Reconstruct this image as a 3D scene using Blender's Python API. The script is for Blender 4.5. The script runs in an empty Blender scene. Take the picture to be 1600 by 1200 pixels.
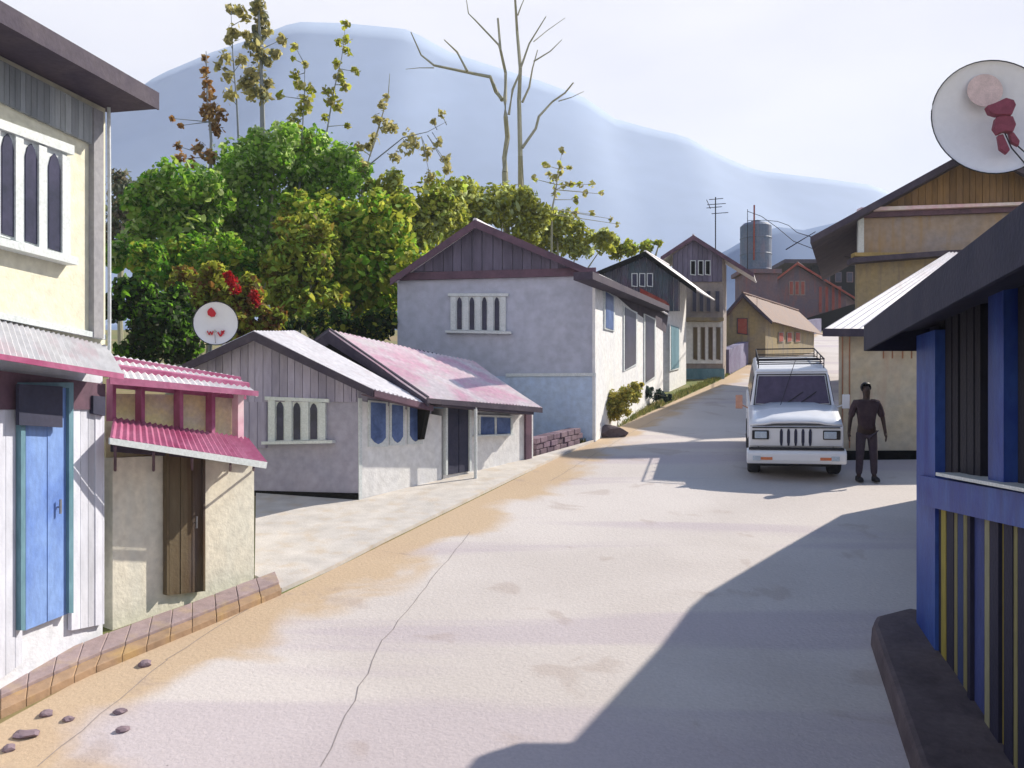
import bpy, bmesh, math, random
from mathutils import Vector, Matrix, noise
R = random.Random(7)
SC = bpy.context.scene
COL = SC.collection
F, EYE, HZ, SL = 1400.0, 3.584, 640.0, 204.0/1400.0   # focal length in photo pixels, eye height, horizon row, street gradient

# ------------------------------------------------------------------ measuring helpers
def P(px, py, y):
    return Vector(((px-800)/F*y, y, EYE-(py-HZ)/F*y))
def gz(y):
    if y <= -20: return -20*SL
    if y <= 60: return y*SL
    if y <= 76:
        t = (y-60); return 60*SL + SL*(t - t*t/32.0)
    return 68*SL
def G(px, py):
    y = 5018.0/(py-436.0)
    return Vector(((px-800)/F*y, y, y*SL))
class Plane:
    def __init__(s, o, d):
        s.o = Vector((o[0], o[1], 0)); s.d = Vector((d[0], d[1], 0)).normalized()
        n = Vector((s.d.y, -s.d.x, 0))
        if n.dot(-s.o) < 0: n = -n
        s.n = n
    def pt(s, px, py, off=0.0):
        k = (px-800)/F; o = s.o + s.n*off
        t = (k*o.y-o.x)/(s.d.x-k*s.d.y)
        q = o + s.d*t
        return Vector((q.x, q.y, EYE-(py-HZ)/F*q.y))
def PL(a, b):
    return Plane((a.x, a.y), (b.x-a.x, b.y-a.y))

SUND = Vector((.86, .51, 0)).normalized(); SUNE = math.radians(38)
# ------------------------------------------------------------------ mesh building
ROOT = {}
class MB:
    def __init__(s): s.v = []; s.f = []; s.c = []; s.m = []; s.smooth = False
    def poly(s, pts, col=None, mi=0):
        i = len(s.v); s.v += [Vector(p) for p in pts]; s.f.append(tuple(range(i, i+len(pts)))); s.c.append(col); s.m.append(mi)
    def prism(s, pts, vec, col=None, mi=0):
        n = len(pts); i = len(s.v); vec = Vector(vec)
        s.v += [Vector(p) for p in pts] + [Vector(p)+vec for p in pts]
        F_ = [tuple(range(i, i+n)), tuple(range(i+2*n-1, i+n-1, -1))]
        F_ += [(i+k, i+n+k, i+n+(k+1) % n, i+(k+1) % n) for k in range(n)]
        s.f += F_; s.c += [col]*len(F_); s.m += [mi]*len(F_)
    def box(s, lo, hi, col=None, mi=0):
        x0, y0, z0 = lo; x1, y1, z1 = hi
        s.prism([(x0, y0, z0), (x1, y0, z0), (x1, y1, z0), (x0, y1, z0)], (0, 0, z1-z0), col, mi)
    def tube(s, pts, rad, seg=6, col=None, mi=0):
        pts = [Vector(p) for p in pts]; n = len(pts)
        if not hasattr(rad, '__len__'): rad = [rad]*n
        base = len(s.v)
        for k, p in enumerate(pts):
            t = (pts[min(k+1, n-1)]-pts[max(k-1, 0)]).normalized()
            a = t.cross(Vector((0, 0, 1)))
            if a.length < .2: a = t.cross(Vector((1, 0, 0)))
            a.normalize(); b = t.cross(a)
            for j in range(seg):
                th = 2*math.pi*j/seg
                s.v.append(p+(a*math.cos(th)+b*math.sin(th))*rad[k])
        for k in range(n-1):
            for j in range(seg):
                q = base+k*seg
                s.f.append((q+j, q+(j+1) % seg, q+seg+(j+1) % seg, q+seg+j)); s.c.append(col); s.m.append(mi)
        s.f.append(tuple(base+j for j in range(seg))[::-1]); s.c.append(col); s.m.append(mi)
        s.f.append(tuple(base+(n-1)*seg+j for j in range(seg))); s.c.append(col); s.m.append(mi)
    def lathe(s, c, axis, prof, seg=20, col=None, mi=0):      # prof: (radius, height along axis)
        c = Vector(c); axis = Vector(axis).normalized()
        a = axis.cross(Vector((0, 0, 1)))
        if a.length < .1: a = Vector((1, 0, 0))
        a.normalize(); b = axis.cross(a); base = len(s.v); n = len(prof)
        for r, h in prof:
            for j in range(seg):
                th = 2*math.pi*j/seg
                s.v.append(c+axis*h+(a*math.cos(th)+b*math.sin(th))*max(r, 1e-4))
        for k in range(n-1):
            for j in range(seg):
                q = base+k*seg
                s.f.append((q+j, q+(j+1) % seg, q+seg+(j+1) % seg, q+seg+j)); s.c.append(col); s.m.append(mi)
    def sheet(s, a, b, c, d, nc=20, amp=.012, th=.025, wob=.0):    # a-b the eave, d-c the ridge; corrugations run eave to ridge
        a, b, c, d = map(Vector, (a, b, c, d))
        nrm = (b-a).cross(d-a).normalized()
        if nrm.z < 0: nrm = -nrm
        nu = nc*4; nv = 4; i0 = len(s.v)
        for side in (0, 1):
            for u in range(nu+1):
                fu = u/nu
                for v in range(nv+1):
                    fv = v/nv
                    p = (a*(1-fu)+b*fu)*(1-fv)+(d*(1-fu)+c*fu)*fv
                    h = math.sin(u*math.pi/2)*amp + wob*noise.noise(p*.9)
                    s.v.append(p+nrm*(h-side*th))
        N = (nu+1)*(nv+1)
        def ix(side, u, v): return i0+side*N+u*(nv+1)+v
        for u in range(nu):
            for v in range(nv):
                s.f.append((ix(0, u, v), ix(0, u+1, v), ix(0, u+1, v+1), ix(0, u, v+1)))
                s.f.append((ix(1, u, v), ix(1, u, v+1), ix(1, u+1, v+1), ix(1, u+1, v)))
        for u in range(nu):
            s.f.append((ix(0, u, 0), ix(1, u, 0), ix(1, u+1, 0), ix(0, u+1, 0)))
            s.f.append((ix(0, u, nv), ix(0, u+1, nv), ix(1, u+1, nv), ix(1, u, nv)))
        for v in range(nv):
            s.f.append((ix(0, 0, v), ix(0, 0, v+1), ix(1, 0, v+1), ix(1, 0, v)))
            s.f.append((ix(0, nu, v), ix(1, nu, v), ix(1, nu, v+1), ix(0, nu, v+1)))
        k = len(s.f)-len(s.c); s.c += [None]*k; s.m += [0]*k
    # pieces laid on a wall plane, measured in photo pixels but at their own depth, with thickness
    def on(s, pl, pts, f=.05, b=0.0, col=None, mi=0):
        q = [pl.pt(x, y, f) for x, y in pts]
        s.prism(q, -pl.n*(f-b), col, mi)
    def rect(s, pl, x0, x1, y0, y1, f=.05, b=0.0, col=None, mi=0):   # level top and bottom, heights read at the middle
        xm = (x0+x1)/2
        zt = pl.pt(xm, y0, f).z; zb = pl.pt(xm, y1, f).z
        A = pl.pt(x0, y0, f); B = pl.pt(x1, y0, f)
        q = [(A.x, A.y, zb), (B.x, B.y, zb), (B.x, B.y, zt), (A.x, A.y, zt)]
        s.prism(q, -pl.n*(f-b), col, mi)
    def boards(s, pl, top, bot, step, gap, f=.03, b=0.0, cols=None):
        def ev(L, x):
            for (a, ya), (c, yc) in zip(L, L[1:]):
                if a <= x <= c: return ya+(yc-ya)*(x-a)/(c-a)
            return L[0][1] if x < L[0][0] else L[-1][1]
        x = top[0][0]; e = top[-1][0]; k = 0
        while x < e-.5:
            w = step*R.uniform(.85, 1.15); x2 = min(x+w-gap, e)
            t = [(x, ev(top, x))] + [q for q in top if x < q[0] < x2] + [(x2, ev(top, x2))]
            if ev(bot, x)-ev(top, x) > .3 or ev(bot, x2)-ev(top, x2) > .3:
                c = cols[k % len(cols)] if cols else (R.uniform(.75, 1.1),)*3
                df = R.uniform(0, .012)
                s.on(pl, t+[(x2, ev(bot, x2)), (x, ev(bot, x))], f+df, b, c)
            x += w; k += 1
    def build(s, name, mat, parent=None, label=None, bevel=0, root_loc=None, smooth=False):
        if parent is not None: loc = ROOT[parent.name]
        else: loc = Vector(root_loc) if root_loc is not None else Vector((0, 0, 0))
        me = bpy.data.meshes.new(name)
        me.from_pydata([v-loc for v in s.v], [], s.f)
        mats = mat if isinstance(mat, (list, tuple)) else [mat]
        for m in mats: me.materials.append(m)
        for p, m in zip(me.polygons, s.m): p.material_index = m
        if any(c is not None for c in s.c):
            ca = me.color_attributes.new('tone', 'FLOAT_COLOR', 'CORNER')
            for p, c in zip(me.polygons, s.c):
                c = c or (1, 1, 1)
                for li in p.loop_indices: ca.data[li].color = (c[0], c[1], c[2], 1)
        bm = bmesh.new(); bm.from_mesh(me)
        bmesh.ops.recalc_face_normals(bm, faces=bm.faces)
        bm.to_mesh(me); bm.free()
        if smooth:
            for p in me.polygons: p.use_smooth = True
        me.update()
        o = bpy.data.objects.new(name, me); COL.objects.link(o)
        if parent is not None: o.parent = parent
        else: o.location = loc
        ROOT[o.name] = loc
        if label: o['label'] = label
        if bevel:
            b = o.modifiers.new('bevel', 'BEVEL'); b.width = bevel; b.segments = 2; b.limit_method = 'ANGLE'
        return o
def thing(name, label, cat, loc, group=None):
    o = bpy.data.objects.new(name, None); COL.objects.link(o); o.empty_display_size = .2
    o.location = loc; o['label'] = label; o['category'] = cat
    if group: o['group'] = group
    ROOT[o.name] = Vector(loc)
    return o
def tag(o, label, cat, group=None):
    o['label'] = label; o['category'] = cat
    if group: o['group'] = group
    return o
def kind(o, k='structure'):
    o['kind'] = k; return o

# ------------------------------------------------------------------ materials
def mat(name, c1, c2=None, scale=1.5, stretch=(1, 1, 1), rough=.85, bump=.0, bscale=30, tone=False, spec=.3, metal=0.0, mix=(.35, .65), dirt=None, leaf=False, mott=(.76, .96)):
    m = bpy.data.materials.new(name); m.use_nodes = True
    nt = m.node_tree; N = nt.nodes; L = nt.links
    bs = N['Principled BSDF']; bs.inputs['Roughness'].default_value = rough
    bs.inputs['Specular IOR Level'].default_value = spec; bs.inputs['Metallic'].default_value = metal
    tc = N.new('ShaderNodeTexCoord'); mp = N.new('ShaderNodeMapping'); mp.inputs['Scale'].default_value = stretch
    L.new(tc.outputs['Object'], mp.inputs['Vector'])
    c2 = c2 or tuple(v*.82 for v in c1)
    nz = N.new('ShaderNodeTexNoise'); nz.inputs['Scale'].default_value = scale; nz.inputs['Detail'].default_value = 5; nz.inputs['Roughness'].default_value = .6
    nz.inputs['Distortion'].default_value = .6
    L.new(mp.outputs[0], nz.inputs['Vector'])
    rp = N.new('ShaderNodeValToRGB'); rp.color_ramp.elements[0].position = mix[0]; rp.color_ramp.elements[1].position = mix[1]
    rp.color_ramp.elements[0].color = (*c2, 1); rp.color_ramp.elements[1].color = (*c1, 1)
    L.new(nz.outputs['Fac'], rp.inputs[0])
    out = rp.outputs[0]
    # fine mottling that every weathered surface has
    n2 = N.new('ShaderNodeTexNoise'); n2.inputs['Scale'].default_value = scale*9; n2.inputs['Detail'].default_value = 4
    L.new(mp.outputs[0], n2.inputs['Vector'])
    mr = N.new('ShaderNodeMapRange'); mr.inputs[1].default_value = .3; mr.inputs[2].default_value = .7; mr.inputs[3].default_value = mott[0]; mr.inputs[4].default_value = mott[1]
    L.new(n2.outputs['Fac'], mr.inputs[0])
    mu = N.new('ShaderNodeMix'); mu.data_type = 'RGBA'; mu.blend_type = 'MULTIPLY'; mu.inputs[0].default_value = 1
    L.new(out, mu.inputs[6]); L.new(mr.outputs[0], mu.inputs[7]); out = mu.outputs[2]
    if dirt:                                            # run-off streaks and blotches of another colour
        m3 = N.new('ShaderNodeMapping'); m3.inputs['Scale'].default_value = (2.2, 2.2, .35); L.new(tc.outputs['Object'], m3.inputs['Vector'])
        n3 = N.new('ShaderNodeTexNoise'); n3.inputs['Scale'].default_value = 1.7; n3.inputs['Detail'].default_value = 6
        L.new(m3.outputs[0], n3.inputs['Vector'])
        r3 = N.new('ShaderNodeMapRange'); r3.inputs[1].default_value = .52; r3.inputs[2].default_value = .70; r3.inputs[3].default_value = 0; r3.inputs[4].default_value = dirt[3] if len(dirt) > 3 else .6
        L.new(n3.outputs['Fac'], r3.inputs[0])
        x3 = N.new('ShaderNodeMix'); x3.data_type = 'RGBA'; L.new(r3.outputs[0], x3.inputs[0]); L.new(out, x3.inputs[6]); x3.inputs[7].default_value = (*dirt[:3], 1)
        out = x3.outputs[2]
    if tone:
        at = N.new('ShaderNodeVertexColor'); at.layer_name = 'tone'
        m4 = N.new('ShaderNodeMix'); m4.data_type = 'RGBA'; m4.blend_type = 'MULTIPLY'; m4.inputs[0].default_value = 1
        L.new(out, m4.inputs[6]); L.new(at.outputs['Color'], m4.inputs[7]); out = m4.outputs[2]
    L.new(out, bs.inputs['Base Color'])
    if bump:
        nb = N.new('ShaderNodeTexNoise'); nb.inputs['Scale'].default_value = bscale; nb.inputs['Detail'].default_value = 5
        L.new(tc.outputs['Object'], nb.inputs['Vector'])
        bp = N.new('ShaderNodeBump'); bp.inputs['Strength'].default_value = bump; bp.inputs['Distance'].default_value = .02
        L.new(nb.outputs['Fac'], bp.inputs['Height']); L.new(bp.outputs[0], bs.inputs['Normal'])
    if leaf:
        tr = N.new('ShaderNodeBsdfTranslucent'); L.new(out, tr.inputs['Color'])
        ms = N.new('ShaderNodeMixShader'); ms.inputs[0].default_value = .58
        L.new(bs.outputs[0], ms.inputs[1]); L.new(tr.outputs[0], ms.inputs[2])
        L.new(ms.outputs[0], N['Material Output'].inputs['Surface'])
    return m
M = {}
M['cream'] = mat('cream_plaster', (.80, .77, .60), (.74, .72, .60), 1.1, bump=.25, dirt=(.55, .52, .45, .35))
M['board_shade'] = mat('eave_shade_board', (.42, .45, .47), (.30, .33, .36), 2, (1, 1, .2), bump=.3, tone=True)
M['pale_blue'] = mat('pale_blue_limewash', (.66, .70, .82), (.74, .76, .80), .9, bump=.25, dirt=(.45, .50, .62, .4))
M['blue_door'] = mat('blue_door_paint', (.13, .24, .62), (.22, .36, .72), 2.5, (1, 1, .4), .6, .15, dirt=(.08, .13, .35, .5))
M['teal'] = mat('teal_paint', (.10, .22, .28), (.16, .30, .38), 3, (1, 1, .3), .6, .1)
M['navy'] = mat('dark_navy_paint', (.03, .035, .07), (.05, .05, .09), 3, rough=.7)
M['window_white'] = mat('chalky_window_paint', (.72, .76, .78), (.62, .68, .70), 4, rough=.6, bump=.1)
M['glass'] = mat('dark_window_glass', (.03, .035, .06), (.06, .06, .11), 3, rough=.3, spec=.25)
M['glass_blue'] = mat('blue_window_glass', (.06, .10, .24), (.13, .2, .42), 3, rough=.3, spec=.3)
M['magenta_tin'] = mat('magenta_painted_tin', (.36, .075, .18), (.50, .20, .33), 1.6, (1, 1, 1), .5, .1, dirt=(.25, .04, .12, .5))
M['pink_tin'] = mat('faded_pink_tin', (.80, .50, .60), (.82, .74, .76), .9, rough=.55, bump=.1, dirt=(.70, .62, .58, .5), mix=(.4, .6))
M['white_tin'] = mat('whitewashed_tin', (.82, .80, .84), (.70, .68, .72), 1.2, rough=.5, bump=.1, dirt=(.55, .45, .45, .35))
M['dark_tin'] = mat('dark_roof_tin', (.07, .065, .10), (.11, .10, .14), 1.5, rough=.55, bump=.1, dirt=(.16, .10, .09, .5))
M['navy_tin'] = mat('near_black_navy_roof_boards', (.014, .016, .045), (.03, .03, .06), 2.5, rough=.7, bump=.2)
M['yellow_panel'] = mat('yellow_panel', (.86, .78, .40), (.74, .70, .55), 2.5, rough=.8, bump=.1)
M['shop_cream'] = mat('cream_shop_wall', (.80, .76, .64), (.74, .73, .64), 1.3, bump=.25, dirt=(.52, .55, .52, .4))
M['brown_door'] = mat('brown_plank_door', (.10, .065, .035), (.16, .13, .08), 2, (2, 2, .3), .75, .25, dirt=(.05, .05, .08, .5))
M['lilac_wall'] = mat('lilac_grey_plaster', (.42, .40, .50), (.36, .355, .46), .9, bump=.3, dirt=(.24, .25, .31, .5))
M['lilac_board'] = mat('lilac_grey_board', (.44, .41, .54), (.35, .33, .46), 2, (1, 1, .2), bump=.25, tone=True)
M['white_wall'] = mat('white_limewash', (.84, .84, .84), (.76, .77, .80), 1.0, bump=.25, dirt=(.62, .64, .70, .35))
M['grey_wall'] = mat('blue_grey_plaster', (.51, .54, .65), (.47, .50, .61), .6, bump=.25, dirt=(.46, .47, .58, .35))
M['sky_plinth'] = mat('sky_blue_plinth_plaster', (.50, .63, .86), (.54, .65, .82), .9, bump=.25, dirt=(.38, .44, .56, .4))
M['slate_board'] = mat('slate_gable_board', (.20, .18, .26), (.14, .13, .19), 2, (1, 1, .2), bump=.25, tone=True)
M['plum'] = mat('plum_trim_paint', (.09, .055, .085), (.16, .09, .13), 3, rough=.6)
M['teal_dark'] = mat('dark_teal_board', (.07, .12, .15), (.11, .08, .12), 1.6, bump=.2, tone=True)
M['umber_wall'] = mat('umber_grey_plaster', (.36, .31, .27), (.28, .25, .26), 1, bump=.3, dirt=(.16, .14, .16, .5))
M['ochre_wall'] = mat('ochre_plaster', (.34, .27, .14), (.28, .24, .18), 1, bump=.3, dirt=(.14, .12, .13, .7))
M['brick_red'] = mat('brick_red_paint', (.28, .045, .035), (.34, .10, .07), 3, rough=.7)
M['rust_tin'] = mat('rusty_roof_tin', (.19, .10, .075), (.16, .10, .10), 2, rough=.7, bump=.2, dirt=(.10, .07, .09, .6))
M['maroon_wall'] = mat('maroon_grey_wall', (.20, .13, .14), (.13, .11, .15), 1, bump=.3, dirt=(.28, .09, .07, .5))
M['brown_board'] = mat('golden_brown_board', (.36, .22, .09), (.26, .17, .10), 2, (1, 1, .2), bump=.25, tone=True)
M['brown_wall'] = mat('brown_plaster', (.40, .30, .21), (.34, .30, .29), .7, bump=.3, dirt=(.34, .21, .07, .6))
M['tan_wall'] = mat('tan_plaster', (.72, .60, .40), (.70, .64, .52), .8, bump=.25, dirt=(.52, .30, .20, .5))
M['soffit'] = mat('dark_violet_timber', (.055, .045, .075), (.09, .075, .10), 2, (1, 1, 1), .8, .2)
M['hut_blue'] = mat('cobalt_blue_paint', (.012, .032, .26), (.04, .10, .38), 2.5, (1, 1, .4), .5, .15, dirt=(.02, .035, .16, .7))
M['plank'] = mat('painted_planks', (1, 1, 1), (.8, .8, .82), 3, (1, 1, .25), .7, .25, tone=True)
M['plinth'] = mat('dark_brown_stone', (.085, .065, .075), (.14, .11, .12), 2, bump=.6, bscale=12)
M['concrete'] = mat('pale_concrete', (.64, .60, .56), (.56, .53, .51), .4, bump=.25, dirt=(.46, .36, .25, .45))
M['curb'] = mat('reddish_brown_kerb', (.38, .275, .24), (.32, .24, .22), 1.0, bump=.4, bscale=14, dirt=(.40, .29, .16, .6), tone=True)
M['rubble'] = mat('purple_brown_stone', (.20, .14, .19), (.26, .20, .22), 2, bump=.7, bscale=8, tone=True)
M['van_paint'] = mat('white_van_paint', (.80, .82, .88), (.78, .80, .86), .7, rough=.25, spec=.5, mott=(.9, .93))
M['black_rubber'] = mat('black_rubber', (.025, .025, .03), (.04, .04, .045), 6, rough=.9)
M['chrome'] = mat('dull_steel', (.5, .5, .52), (.4, .4, .42), 6, rough=.35, metal=.9)
M['lamp_glass'] = mat('headlamp_glass', (.55, .66, .78), (.42, .5, .62), 6, rough=.1, spec=.6)
M['orange'] = mat('orange_lens', (.75, .22, .08), (.6, .2, .1), 6, rough=.25)
M['windscreen'] = mat('violet_dark_windscreen', (.07, .05, .09), (.10, .07, .12), 1.5, rough=.12, spec=.5)
M['wire'] = mat('black_wire', (.02, .02, .03), None, 4)
M['dish_white'] = mat('off_white_dish_enamel', (.78, .78, .82), (.75, .76, .82), .6, rough=.45, mott=(.92, .97))
M['red_paint'] = mat('red_sign_paint', (.62, .02, .04), None, 6, rough=.5)
M['maroon'] = mat('maroon_feed_paint', (.19, .03, .06), (.26, .05, .09), 4, rough=.6)
M['salmon'] = mat('salmon_sticker', (.80, .62, .60), None, 4)
M['tank'] = mat('slate_blue_tank', (.10, .15, .24), (.17, .20, .27), 1.2, rough=.6, dirt=(.22, .16, .2, .5))
M['bark_grey'] = mat('grey_green_bark', (.34, .34, .24), (.42, .40, .30), 3, (1, 1, .3), bump=.4)
M['bark_blue'] = mat('blue_grey_bark', (.22, .26, .32), (.30, .32, .32), 3, (1, 1, .3), bump=.4)
M['leaf'] = mat('leaf', (1, 1, 1), (.85, .85, .85), .8, rough=.6, tone=True, leaf=True)
M['petal'] = mat('petal', (.55, .02, .03), (.4, .02, .02), 2, rough=.6, leaf=True)
M['skin'] = mat('dark_brown_skin', (.045, .026, .022), (.06, .035, .03), 8, rough=.55)
M['shirt'] = mat('dark_maroon_shirt', (.04, .024, .034), (.07, .045, .055), 6, rough=.9, bump=.3)
M['trousers'] = mat('charcoal_trousers', (.045, .035, .055), (.07, .055, .075), 6, rough=.9, bump=.3)
M['hair'] = mat('black_hair', (.015, .012, .015), None, 20, rough=.6)

# ------------------------------------------------------------------ the setting
def xl(y): return interp([(-20, -6.5), (0, -5), (7.28, -4.16), (8.17, -3.79), (9.06, -3.24), (10.16, -2.61), (12.1, -1.73), (15.9, 0), (19, 1.36), (23.2, 3.3), (32.2, 7.6), (53.4, 16.8), (62, 22), (78, 34)], y)
def xr(y): return interp([(-20, 9), (16.5, 9), (17.6, 8.5), (22, 9.3), (32, 14), (53, 24), (62, 30), (78, 42)], y)
def interp(T, x):
    if x <= T[0][0]: return T[0][1]
    for (a, ya), (b, yb) in zip(T, T[1:]):
        if x <= b: return ya+(yb-ya)*(x-a)/(b-a)
    return T[-1][1]
YR = [-60, -40, -20] + [k*1.0 for k in range(-19, 60)] + [60+k*.5 for k in range(0, 33)] + [80, 90, 110, 140, 180, 240, 320, 420, 560, 760, 1000, 1400]
def make_ground():
    b = MB(); xs = [-1400, -700, -300, -120, -60] + list(range(-40, 45, 4)) + [60, 120, 300, 700, 1400]
    for y in YR:
        for x in xs: b.v.append(Vector((x, y, gz(y))))
    n = len(xs)
    for j in range(len(YR)-1):
        for i in range(n-1):
            q = j*n+i; b.f.append((q, q+1, q+n+1, q+n)); b.c.append(None); b.m.append(0)
    g = mat('earth_and_grass', (.16, .19, .06), (.30, .22, .12), .25, bump=.6, bscale=6, dirt=(.10, .13, .04, .6))
    return kind(b.build('ground', g))
make_ground()
def strip(name, fa, fb, rows, dz, material, nx=6):
    b = MB()
    for y in rows:
        for i in range(nx+1):
            b.v.append(Vector((fa(y)+(fb(y)-fa(y))*i/nx, y, gz(y)+dz)))
    for j in range(len(rows)-1):
        for i in range(nx):
            q = j*(nx+1)+i; b.f.append((q, q+1, q+nx+2, q+nx+1)); b.c.append(None); b.m.append(0)
    return b
def road_material():
    m = bpy.data.materials.new('worn_pale_road'); m.use_nodes = True
    nt = m.node_tree; N = nt.nodes; L = nt.links; bs = N['Principled BSDF']; bs.inputs['Roughness'].default_value = .9
    bs.inputs['Specular IOR Level'].default_value = .2
    tc = N.new('ShaderNodeTexCoord')
    def nz(sc, st, det=5, dist=.4, loc=(0, 0, 0)):
        mp = N.new('ShaderNodeMapping'); mp.inputs['Scale'].default_value = st; mp.inputs['Location'].default_value = loc
        L.new(tc.outputs['Object'], mp.inputs[0])
        n = N.new('ShaderNodeTexNoise'); n.inputs['Scale'].default_value = sc; n.inputs['Detail'].default_value = det; n.inputs['Distortion'].default_value = dist
        L.new(mp.outputs[0], n.inputs['Vector']); return n.outputs['Fac']
    def rng(s, a, b, c=0, d=1):
        r = N.new('ShaderNodeMapRange'); r.interpolation_type = 'SMOOTHSTEP'
        for k, v in zip((1, 2, 3, 4), (a, b, c, d)): r.inputs[k].default_value = v
        L.new(s, r.inputs[0]); return r.outputs[0]
    def mx(f, a, b, bt='MIX'):
        x = N.new('ShaderNodeMix'); x.data_type = 'RGBA'; x.blend_type = bt
        if isinstance(f, float): x.inputs[0].default_value = f
        else: L.new(f, x.inputs[0])
        for k, v in ((6, a), (7, b)):
            if isinstance(v, tuple): x.inputs[k].default_value = (*v, 1)
            else: L.new(v, x.inputs[k])
        return x.outputs[2]
    def mul(a, b):
        x = N.new('ShaderNodeMath'); x.operation = 'MULTIPLY'; L.new(a, x.inputs[0])
        if isinstance(b, float): x.inputs[1].default_value = b
        else: L.new(b, x.inputs[1])
        return x.outputs[0]
    base = mx(rng(nz(.35, (1, 1, 1)), .35, .65), ROADC[0], ROADC[1])
    base = mx(mul(rng(nz(.55, (.16, 1.3, 1), 3, .3), .50, .60), .5), base, ROADC[2])          # mauve patches lying across the road
    at = N.new('ShaderNodeVertexColor'); at.layer_name = 'tone'
    sp = N.new('ShaderNodeSeparateColor'); L.new(at.outputs[0], sp.inputs[0])
    edge = N.new('ShaderNodeMath'); edge.operation = 'ADD'; L.new(sp.outputs[0], edge.inputs[0])
    L.new(rng(nz(.9, (1, 1, 1), 3, .5, (3, 1, 0)), .3, .7, -.22, .22), edge.inputs[1])
    base = mx(rng(edge.outputs[0], .25, .62, 0, .85), base, ROADC[3])                               # ochre dirt washed along the gutter
    base = mx(mul(rng(nz(1.1, (1, 1, 1), 6, .6, (9, 4, 0)), .60, .68), .35), base, (.34, .27, .24))
    fine = rng(nz(30, (1, 1, 1), 5), .3, .7, .94, 1.03)
    base = mx(1.0, base, fine, 'MULTIPLY')
    vo = N.new('ShaderNodeTexVoronoi'); vo.inputs['Scale'].default_value = 3.1; L.new(tc.outputs['Object'], vo.inputs['Vector'])
    peb = rng(vo.outputs['Distance'], .018, .034, .5, 1)
    base = mx(1.0, base, peb, 'MULTIPLY')                                                        # loose stones and tar spots
    L.new(base, bs.inputs['Base Color'])
    bp = N.new('ShaderNodeBump'); bp.inputs['Strength'].default_value = .45; bp.inputs['Distance'].default_value = .015
    L.new(nz(26, (1, 1, 1), 6), bp.inputs['Height']); L.new(bp.outputs[0], bs.inputs['Normal'])
    return m
ROADC = [(.49, .45, .435), (.555, .515, .50), (.40, .345, .40), (.47, .345, .22)]
def make_road():
    rows = [y for y in YR if -20 <= y <= 76]; nx = 28
    b = MB()
    for y in rows:
        for i in range(nx+1):
            b.v.append(Vector((xl(y)+(xr(y)-xl(y))*(i/nx)**1.6, y, gz(y)+.004)))
    for j in range(len(rows)-1):
        for i in range(nx):
            q = j*(nx+1)+i; b.f.append((q, q+1, q+nx+2, q+nx+1)); b.m.append(0); b.c.append(None)
    o = b.build('road', road_material()); me = o.data
    ca = me.color_attributes.new('tone', 'FLOAT_COLOR', 'POINT')
    for v in me.vertices:
        d = v.co.x-xl(v.co.y); y = v.co.y
        w = interp([(0, 2.4), (7, 1.9), (9, 1.6), (12, 1.5), (18, 1.5), (30, 1.3), (60, 1.0)], y)
        ca.data[v.index].color = (max(0, 1-d/w), 0, 0, 1)
    return kind(o)
make_road()
def seam(pxs):
    m = MB()
    q = [G(*p)+Vector((0, 0, .008)) for p in pxs]
    for a, b in zip(q, q[1:]):
        k = max(2, int((b-a).length/.25)); L_ = [a.lerp(b, i/k)+Vector((R.uniform(-.02, .02), 0, 0)) for i in range(k+1)]
        for c, d in zip(L_, L_[1:]): m.poly([c+Vector((-.004, 0, 0)), c+Vector((.004, 0, 0)), d+Vector((.004, 0, 0)), d+Vector((-.004, 0, 0))])
    kind(m.build('road_crack', mat('crack_shade', (.30, .27, .27)) if 'crack_shade' not in bpy.data.materials else bpy.data.materials['crack_shade']))
seam([(60, 1199), (262, 1032), (430, 924)]); seam([(500, 1199), (600, 1000), (735, 832)]); seam([(640, 868), (600, 862)]); seam([(860, 752), (1000, 668), (1060, 638)])

# long line of the mountain, modelled as terrain and paled by the air and by haze blue put into its colour
RIDGE = [(-2000, 420), (-1200, 330), (-500, 230), (0, 190), (150, 185), (245, 118), (330, 82), (400, 58), (460, 34), (540, 36), (640, 46), (700, 80), (760, 100), (840, 125), (910, 150), (960, 185), (1020, 202), (1070, 212), (1120, 240), (1180, 266), (1280, 278), (1370, 290), (1420, 320), (1500, 340), (1600, 352), (2000, 380), (3000, 430)]
def make_mountain(name, ridge, yr, y0, depth, col, nx=150, rough=1.0, x0=-1000, x1=2500):
    b = MB(); ny = 26
    for j in range(ny+1):
        v = j/ny
        y = y0+(yr-y0)*v if v <= 1 else 0
        for i in range(nx+1):
            px = x0+(x1-x0)*i/nx
            X = (px-800)/F*yr
            zt = EYE+(HZ-interp(ridge, px))/F*yr
            z = gz(y)-1+(zt-gz(y)+1)*(v**1.35)
            z += rough*(noise.noise(Vector((X*.012, y*.012, 3)))*14*math.sin(v*math.pi)+noise.noise(Vector((X*.05, y*.05, 1)))*4*(1-abs(2*v-1)*.7))
            b.v.append(Vector((X, y, z)))
    for i in range(nx+1):
        p = b.v[ny*(nx+1)+i]; b.v.append(Vector((p.x, p.y+depth, gz(400)-2)))
    for j in range(ny+1):
        for i in range(nx):
            q = j*(nx+1)+i; b.f.append((q, q+1, q+nx+2, q+nx+1)); b.c.append(None); b.m.append(0)
    m = mat(name+'_hazy_forest', col, tuple(c*.88 for c in col), .006, bump=.2, bscale=.1, mott=(.84, .9))
    return kind(b.build(name, m, smooth=True))
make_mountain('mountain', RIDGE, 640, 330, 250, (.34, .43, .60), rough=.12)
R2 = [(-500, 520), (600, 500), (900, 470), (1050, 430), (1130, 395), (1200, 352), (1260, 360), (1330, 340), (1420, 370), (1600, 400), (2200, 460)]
make_mountain('hill', R2, 300, 200, 60, (.17, .25, .42), 90, .35)

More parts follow.
